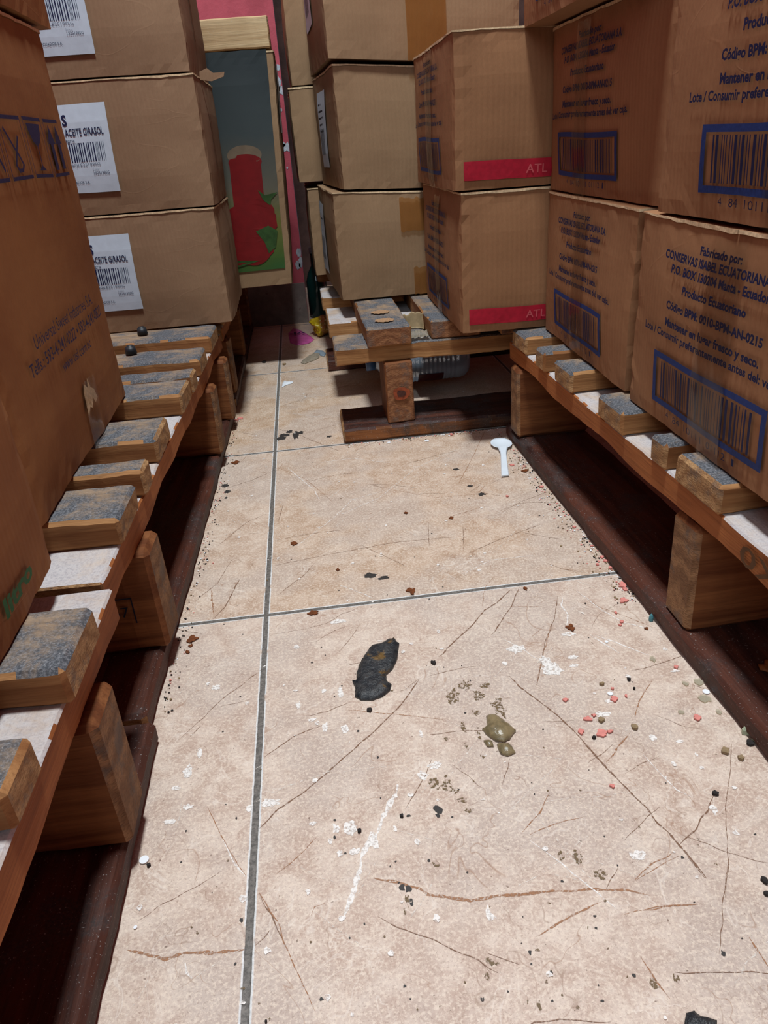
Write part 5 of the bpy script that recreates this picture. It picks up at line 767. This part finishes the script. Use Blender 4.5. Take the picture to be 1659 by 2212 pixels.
b = bmesh.new(); vs, fs, w = glyphs('VP', .01)
bv = [b.verts.new((-(x-.5)*.024-.0, -y*.020+.030, .0065)) for x, y in vs]
for f_ in fs:
    nf = b.faces.new([bv[i] for i in f_]); nf.normal_update()
    if nf.normal.z < 0: nf.normal_flip()
props(link('printed_letters', b, M['ink'], film), 'upside down navy letters')

# white plastic spoon
def spoon():
    b = bmesh.new(); cx, cy = .3240, .9640
    r = empty('plastic_spoon', (cx, cy, .0006)); props(r, 'white plastic spoon lying on the tile beside the right pallet', 'spoon')
    n, m = 28, 7; rings = []
    for j in range(m+1):
        k = j/m; ring = []
        for i in range(n):
            a = 6.2832*i/n; rx = .0150*k; ry = .0205*k
            z = .0045+.0032*k*k-(.0)
            ring.append(b.verts.new((rx*math.cos(a), ry*math.sin(a)*(1 if math.sin(a) > 0 else .92), z-.0038)))
        rings.append(ring)
    for j in range(m):
        for i in range(n):
            q = (rings[j][i], rings[j][(i+1) % n], rings[j+1][(i+1) % n], rings[j+1][i])
            if j == 0: q = (rings[0][i], rings[1][(i+1) % n], rings[1][i])
            b.faces.new(q)
    bmesh.ops.remove_doubles(b, verts=b.verts[:], dist=1e-6)
    bmesh.ops.recalc_face_normals(b, faces=b.faces[:]); bmesh.ops.solidify(b, geom=b.faces[:], thickness=.0009)
    white = plain('white_plastic', 'dfe8f0', .35, .5, .02)
    link('spoon_bowl', b, white, r, True)
    b = bmesh.new(); sec = []
    for i in range(13):
        k = i/12; x = -.0020-k*.0205; y = -.0170-k*.0900; w = (.0070-.0030*min(1, k*5)+.0012*k) if True else 0
        z = .0038-.0028*min(1, k*2.2)+.0006
        sec.append([b.verts.new((x-w, y, z)), b.verts.new((x-w*.8, y, z+.0016)), b.verts.new((x+w*.8, y, z+.0016)), b.verts.new((x+w, y, z))])
    for a, c in zip(sec, sec[1:]):
        for k in range(3): b.faces.new((a[k], a[k+1], c[k+1], c[k]))
        b.faces.new((a[3], a[0], c[0], c[3]))
    b.faces.new(sec[0]); b.faces.new(sec[-1]); bmesh.ops.recalc_face_normals(b, faces=b.faces[:])
    link('spoon_handle', b, white, r)
spoon()

# chips and crumbs
CH = {'pink': ('paint_chip', plain('salmon_paint', 'd98a80', .75, .2, .1, 200), .0012, 'chip', 'pink paint chips on the tiles'),
      'brown': ('brown_flake', plain('rusty_brown_flake', '6b3a1c', .6, .3, .3, 400), .0008, 'flake', 'brown flakes on the tiles'),
      'dark': ('dark_crumb', plain('dark_crumb', '2d2928', .7, .2, .3, 400), .0016, 'crumb', 'dark crumbs on the tiles'),
      'sequin': ('white_sequin', plain('white_sequin', 'f2f6fa', .25, .6, .02), .0006, 'sequin', 'white sequins on the tiles'),
      'clear': ('clear_flake', None, .0006, 'flake', 'translucent flakes near the right pallet'),
      'green': ('pale_green_crumb', plain('pale_green_crumb', 'a9b59a', .6, .3, .15, 300), .0035, 'crumb', None),
      'teal': ('teal_bead', plain('teal_bead', '4d8790', .5, .4, .1, 300), .003, 'bead', None),
      'tan': ('tan_crumb', plain('tan_crumb', '8f7a5c', .7, .3, .2, 300), .002, 'crumb', 'tan crumbs near the right pallet')}
t = NT('translucent_flake'); t.t.links.new(t.n('MixShader', ins={0: .35, 1: t.n('BsdfTransparent', ins={'Color': (.9, .88, .8, 1)}).outputs[0], 2: t.n('BsdfPrincipled', ins={'Base Color': rgb('c9c4b4'), 'Roughness': .2}).outputs[0]}).outputs[0], t.out.inputs[0])
LM = (('grout line crossing', 0, .605), ('black crust', .098, .50), ('larger olive lump', .18, .412), ('white spoon', .324, .95), ('end pallet front corner', .105, 1.03),
      ('right end of long grout line', .335, .60), ('right near pallet block', .352, .47), ('photo lower right corner', .31, .27), ('lower left floor edge', -.07, .33), ('middle of second tile row', .13, .80), ('far left pallet board', -.07, .90))
WORD = {'pink': 'pink paint chip', 'brown': 'thin rusty brown flake', 'dark': 'tiny dark crumb', 'sequin': 'tiny round white sequin', 'clear': 'thin translucent flake', 'green': 'pale green crumb', 'teal': 'small teal bead', 'tan': 'small tan crumb'}
ORD = ('closest', 'second closest', 'third closest', 'fourth closest', 'fifth closest', 'sixth closest', 'seventh closest', 'eighth closest', 'ninth closest', 'tenth closest', 'eleventh closest', 'twelfth closest')
mk = [min(LM, key=lambda l: math.hypot(c[0]-l[1], c[1]-l[2])) for _, c, _ in CHIPS]
dl = [math.hypot(c[0]-l[1], c[1]-l[2]) for (_, c, _), l in zip(CHIPS, mk)]
def chip_label(i):
    k = CHIPS[i][0]; same = sorted(dl[j] for j in range(len(CHIPS)) if CHIPS[j][0] == k and mk[j] is mk[i])
    return WORD[k]+', '+(ORD[same.index(dl[i])]+' of its kind' if len(same) > 1 else 'the only one near')+(' to the ' if len(same) > 1 else ' the ')+mk[i][0]
for i, (k, c, s) in enumerate(CHIPS):
    nm, mt, h, cat, grp = CH[k]; mt = mt or t.m
    s = min(s, .009)
    pts = [(s*math.cos(a*.3927), s*math.sin(a*.3927)) for a in range(16)] if k in ('sequin', 'teal') else ragged(11 if k != 'brown' else 13, s*.92, i, .5 if k in ('pink', 'brown') else .35, .8+.4*((i*37) % 10)/10)
    b = slab(pts, h, i, 0, (h*1.5, s) if k in ('teal', 'green') else 0.0, s*.4 if k in ('teal', 'green') else None)
    o = link(nm, b, mt); o.location = (c[0], c[1], .0006); props(o, chip_label(i), cat, grp)
# fallen dust and grit along the foot of the boards: nobody could count it
b = bmesh.new(); q = random.Random(9)
def grit(x, y, s, mi):
    z = .0004; n0 = len(b.faces)
    r = bmesh.ops.create_icosphere(b, subdivisions=1, radius=s, matrix=Matrix.Translation((x, y, z+s*.5)) @ Matrix.Diagonal((q.uniform(.7, 1.5), q.uniform(.7, 1.5), .6, 1)))
    for f in {f for v in r['verts'] for f in v.link_faces}: f.material_index = mi
for _ in range(420):
    y = q.uniform(.55, 1.02); x = .3535-(y-.35)*.020-abs(q.gauss(0, .010))-.001
    grit(x, y, q.uniform(.0004, .0011), q.choice((0, 1, 1, 3, 2, 3)))
for _ in range(160):
    x = q.uniform(.105, .34); y = 1.034-abs(q.gauss(0, .006)); grit(x, y, q.uniform(.0004, .0012), q.choice((2, 2, 3, 1, 0)))
for _ in range(260):
    y = q.uniform(.48, 1.2); x = -.083+(y-.46)*.018+abs(q.gauss(0, .006)); grit(x, y, q.uniform(.0004, .0010), q.choice((1, 1, 1, 0, 2, 3)))
props(link('floor_grit', b, [CH['pink'][1], CH['dark'][1], CH['sequin'][1], CH['tan'][1]]), 'fine mixed grit and dust along the foot of the pallet boards', 'grit', None, 'stuff')

def lathe(name, prof, mat, parent=None, n=40, axis='z', smooth=True, ridges=0):
    b = bmesh.new(); rings = []
    for x, r in prof:
        ring = []
        for i in range(n):
            a = 6.2832*i/n; c, s = r*math.cos(a), r*math.sin(a)
            ring.append(b.verts.new((x, c, s) if axis == 'x' else (c, s, x)))
        rings.append(ring)
    for a, c in zip(rings, rings[1:]):
        for i in range(n): b.faces.new((a[i], a[(i+1) % n], c[(i+1) % n], c[i]))
    b.faces.new(rings[0]); b.faces.new(rings[-1]); bmesh.ops.recalc_face_normals(b, faces=b.faces[:])
    return link(name, b, mat, parent, smooth)
t = NT('cloudy_clear_plastic'); v = t.coord()
gls = t.n('BsdfGlossy', ins={'Color': (.85, .92, 1, 1), 'Roughness': .15, 'Normal': t.n('Bump', ins={'Strength': .6, 'Distance': .003, 'Height': t.noise(v, 45, 4)}).outputs[0]})
dif = t.n('BsdfDiffuse', ins={'Color': rgb('b7cbdc')}); trp = t.n('BsdfTransparent', ins={'Color': (.8, .84, .88, 1)})
m1 = t.n('MixShader', ins={0: .48, 1: trp.outputs[0], 2: dif.outputs[0]}); m2 = t.n('MixShader', ins={0: .22, 1: m1.outputs[0], 2: gls.outputs[0]})
t.t.links.new(m2.outputs[0], t.out.inputs[0]); M['cloudy'] = t.m
bt = empty('plastic_bottle', (.20, 1.245, .0235)); props(bt, 'large clear ribbed plastic bottle lying under the end pallet', 'bottle')
prof = [(-.030, .014), (-.022, .016), (-.008, .034), (.0, .0425)]
x = .0
while x < .108:
    prof += [(x+.002, .0425), (x+.004, .0415), (x+.006, .0425)]; x += .0075
prof += [(.118, .0425), (.128, .040), (.134, .034), (.130, .020)]
o = lathe('bottle_body', prof, M['cloudy'], bt, axis='x'); o.location = (0, 0, .0428)
b = bmesh.new(); n = 24
for i in range(n+1):
    a = -2.6+ 1.9*i/n
    for xx in (.045, .088): b.verts.new((xx, .0432*math.cos(a), .0432*math.sin(a)))
b.verts.ensure_lookup_table()
for i in range(n): b.faces.new((b.verts[2*i], b.verts[2*i+1], b.verts[2*i+3], b.verts[2*i+2]))
bmesh.ops.solidify(b, geom=b.faces[:], thickness=.0004)
o = link('bottle_label', b, plain('dark_red_label', '5a1c1c', .4, .4, .3, 80), bt); o.location = (0, 0, .0428)
props(o, 'dark red label remnant')
o = lathe('bottle_cap', [(-.040, .0165), (-.026, .0165), (-.025, .0150)], plain('blue_cap', '3a5f8c', .4, .4), bt, axis='x'); o.location = (0, 0, .0428)

t = NT('green_glass')
M['gglass'] = t.finish(rgb('0f3f3c'), .12, None, spec=.8)
gb = empty('glass_bottle', (.1005, 1.985, .0006)); props(gb, 'dark green glass bottle standing in shadow at the far end of the aisle', 'bottle')
lathe('bottle_body', [(0, .022), (.004, .026), (.09, .026), (.110, .020), (.128, .010), (.160, .0095)], M['gglass'], gb)
lathe('bottle_cap', [(.158, .0115), (.172, .0115), (.173, .0100)], plain('silver_cap', '8d9aa0', .3, .6), gb)

# crumpled yellow wrapper
b = bmesh.new(); bmesh.ops.create_icosphere(b, subdivisions=5, radius=1)
for v in b.verts:
    p = v.co.copy(); k = 1+.42*noise.noise(p*1.6+Vector((3, 1, 0)))+.20*abs(noise.noise(p*4.5))+.09*noise.noise(p*11)
    v.co = Vector((p.x*.027*k, p.y*.034*k, max(-.019, p.z*.021*k)))
t = NT('yellow_amber_foil'); v_ = t.coord(); n = t.noise(v_, 60, 4); sx = t.n('SeparateXYZ', ins={0: v_})
M['foil'] = t.finish(t.mix(t.step(t.math('ADD', sx.outputs[0], t.math('MULTIPLY', n, .015)), -.010, .004), rgb('d8c020'), rgb('97692b')), .25, n, .6, .003, .6)
o = link('crumpled_wrapper', b, M['foil'], None, True); o.location = (.103, 1.772, .0196)
props(o, 'crumpled yellow and amber wrapper beside the pink film', 'wrapper')

# things on the pallets
for (x, y, pz, lab) in ((-.178, 1.148, .1662, 'small black rubber cap on the deck board closest to the labelled stack'), (-.172, 1.028, .1662, 'small black rubber cap on the next deck board toward the camera')):
    b = bmesh.new(); bmesh.ops.create_cone(b, cap_ends=True, segments=20, radius1=.0078, radius2=.0062, depth=.011, matrix=Matrix.Translation((0, 0, .0060)))
    bmesh.ops.bevel(b, geom=[e for e in b.edges if all(v.co.z > .01 for v in e.verts)], offset=.002, segments=2, affect='EDGES')
    o = link('rubber_cap', b, plain('black_rubber', '23262b', .5, .4, .1, 200), None, True); o.location = (x, y, pz); props(o, lab, 'cap', 'black rubber caps on the left pallet')
# broken beige cup and clear film stuck between the end pallet's deck boards
b = bmesh.new(); n = 26; rings = []
for j in range(9):
    k = j/8; ring = []
    for i in range(n+1):
        a = -.5+4.2*i/n; rr = .0150+.004*k+.0016*noise.noise(Vector((i*.4, k*2, 1)))
        ring.append(b.verts.new((rr*math.cos(a), rr*math.sin(a)*.9, .001+k*.023*(1+.25*noise.noise(Vector((i*.35, 3, 0)))))))
    rings.append(ring)
for a, c in zip(rings, rings[1:]):
    for i in range(n): b.faces.new((a[i], a[i+1], c[i+1], c[i]))
bmesh.ops.solidify(b, geom=b.faces[:], thickness=.0014)
o = link('broken_cup', b, plain('dirty_cream_plastic', 'cbb48c', .6, .3, .15, 120), None, True); o.location = (.2295, 1.122, .1385); props(o, 'broken dirty cream plastic cup wedged between deck boards of the end pallet', 'cup')
b = bmesh.new(); n = 18; g_ = [[b.verts.new((.027*i/n+.001*noise.noise(Vector((j*.5, i*.1, 2))), .034*j/n, .0040+.0065*abs(noise.noise(Vector((i*.33, j*.16, 5))))+.004*math.sin(j/n*3.1))) for i in range(n+1)] for j in range(n+1)]
for j in range(n):
    for i in range(n): b.faces.new((g_[j][i], g_[j][i+1], g_[j+1][i+1], g_[j+1][i]))
bmesh.ops.solidify(b, geom=b.faces[:], thickness=.0004)
t = NT('crinkled_clear_film'); gls = t.n('BsdfGlossy', ins={'Color': (1, 1, 1, 1), 'Roughness': .1}); d_ = t.n('BsdfDiffuse', ins={'Color': rgb('cfc6b0')})
m1 = t.n('MixShader', ins={0: .45, 1: t.n('BsdfTransparent').outputs[0], 2: d_.outputs[0]}); m2 = t.n('MixShader', ins={0: .35, 1: m1.outputs[0], 2: gls.outputs[0]}); t.t.links.new(m2.outputs[0], t.out.inputs[0])
o = link('clear_film', b, t.m, None, True); o.location = (.2155, 1.060, .1376); props(o, 'crinkled clear plastic film in front of the broken cup', 'film')
# brown peel on the right bottom board
for k, (x, y, s, lab) in enumerate(((.372, .487, .011, 'torn brown tape scrap at the foot of the right near block'), (.392, .415, .010, 'orange brown leaf scrap on the right bottom board'))):
    b = slab(ragged(13, s, 70+k, .35, .7), .0008, k, .0, (.0025, s), .003); o = link('brown_scrap', b, CH['brown'][1] if k == 0 else plain('orange_leaf_scrap', '7d4a24', .6, .3, .3, 200), None, True)
    o.location = (x, y, .0222); props(o, lab, 'scrap')
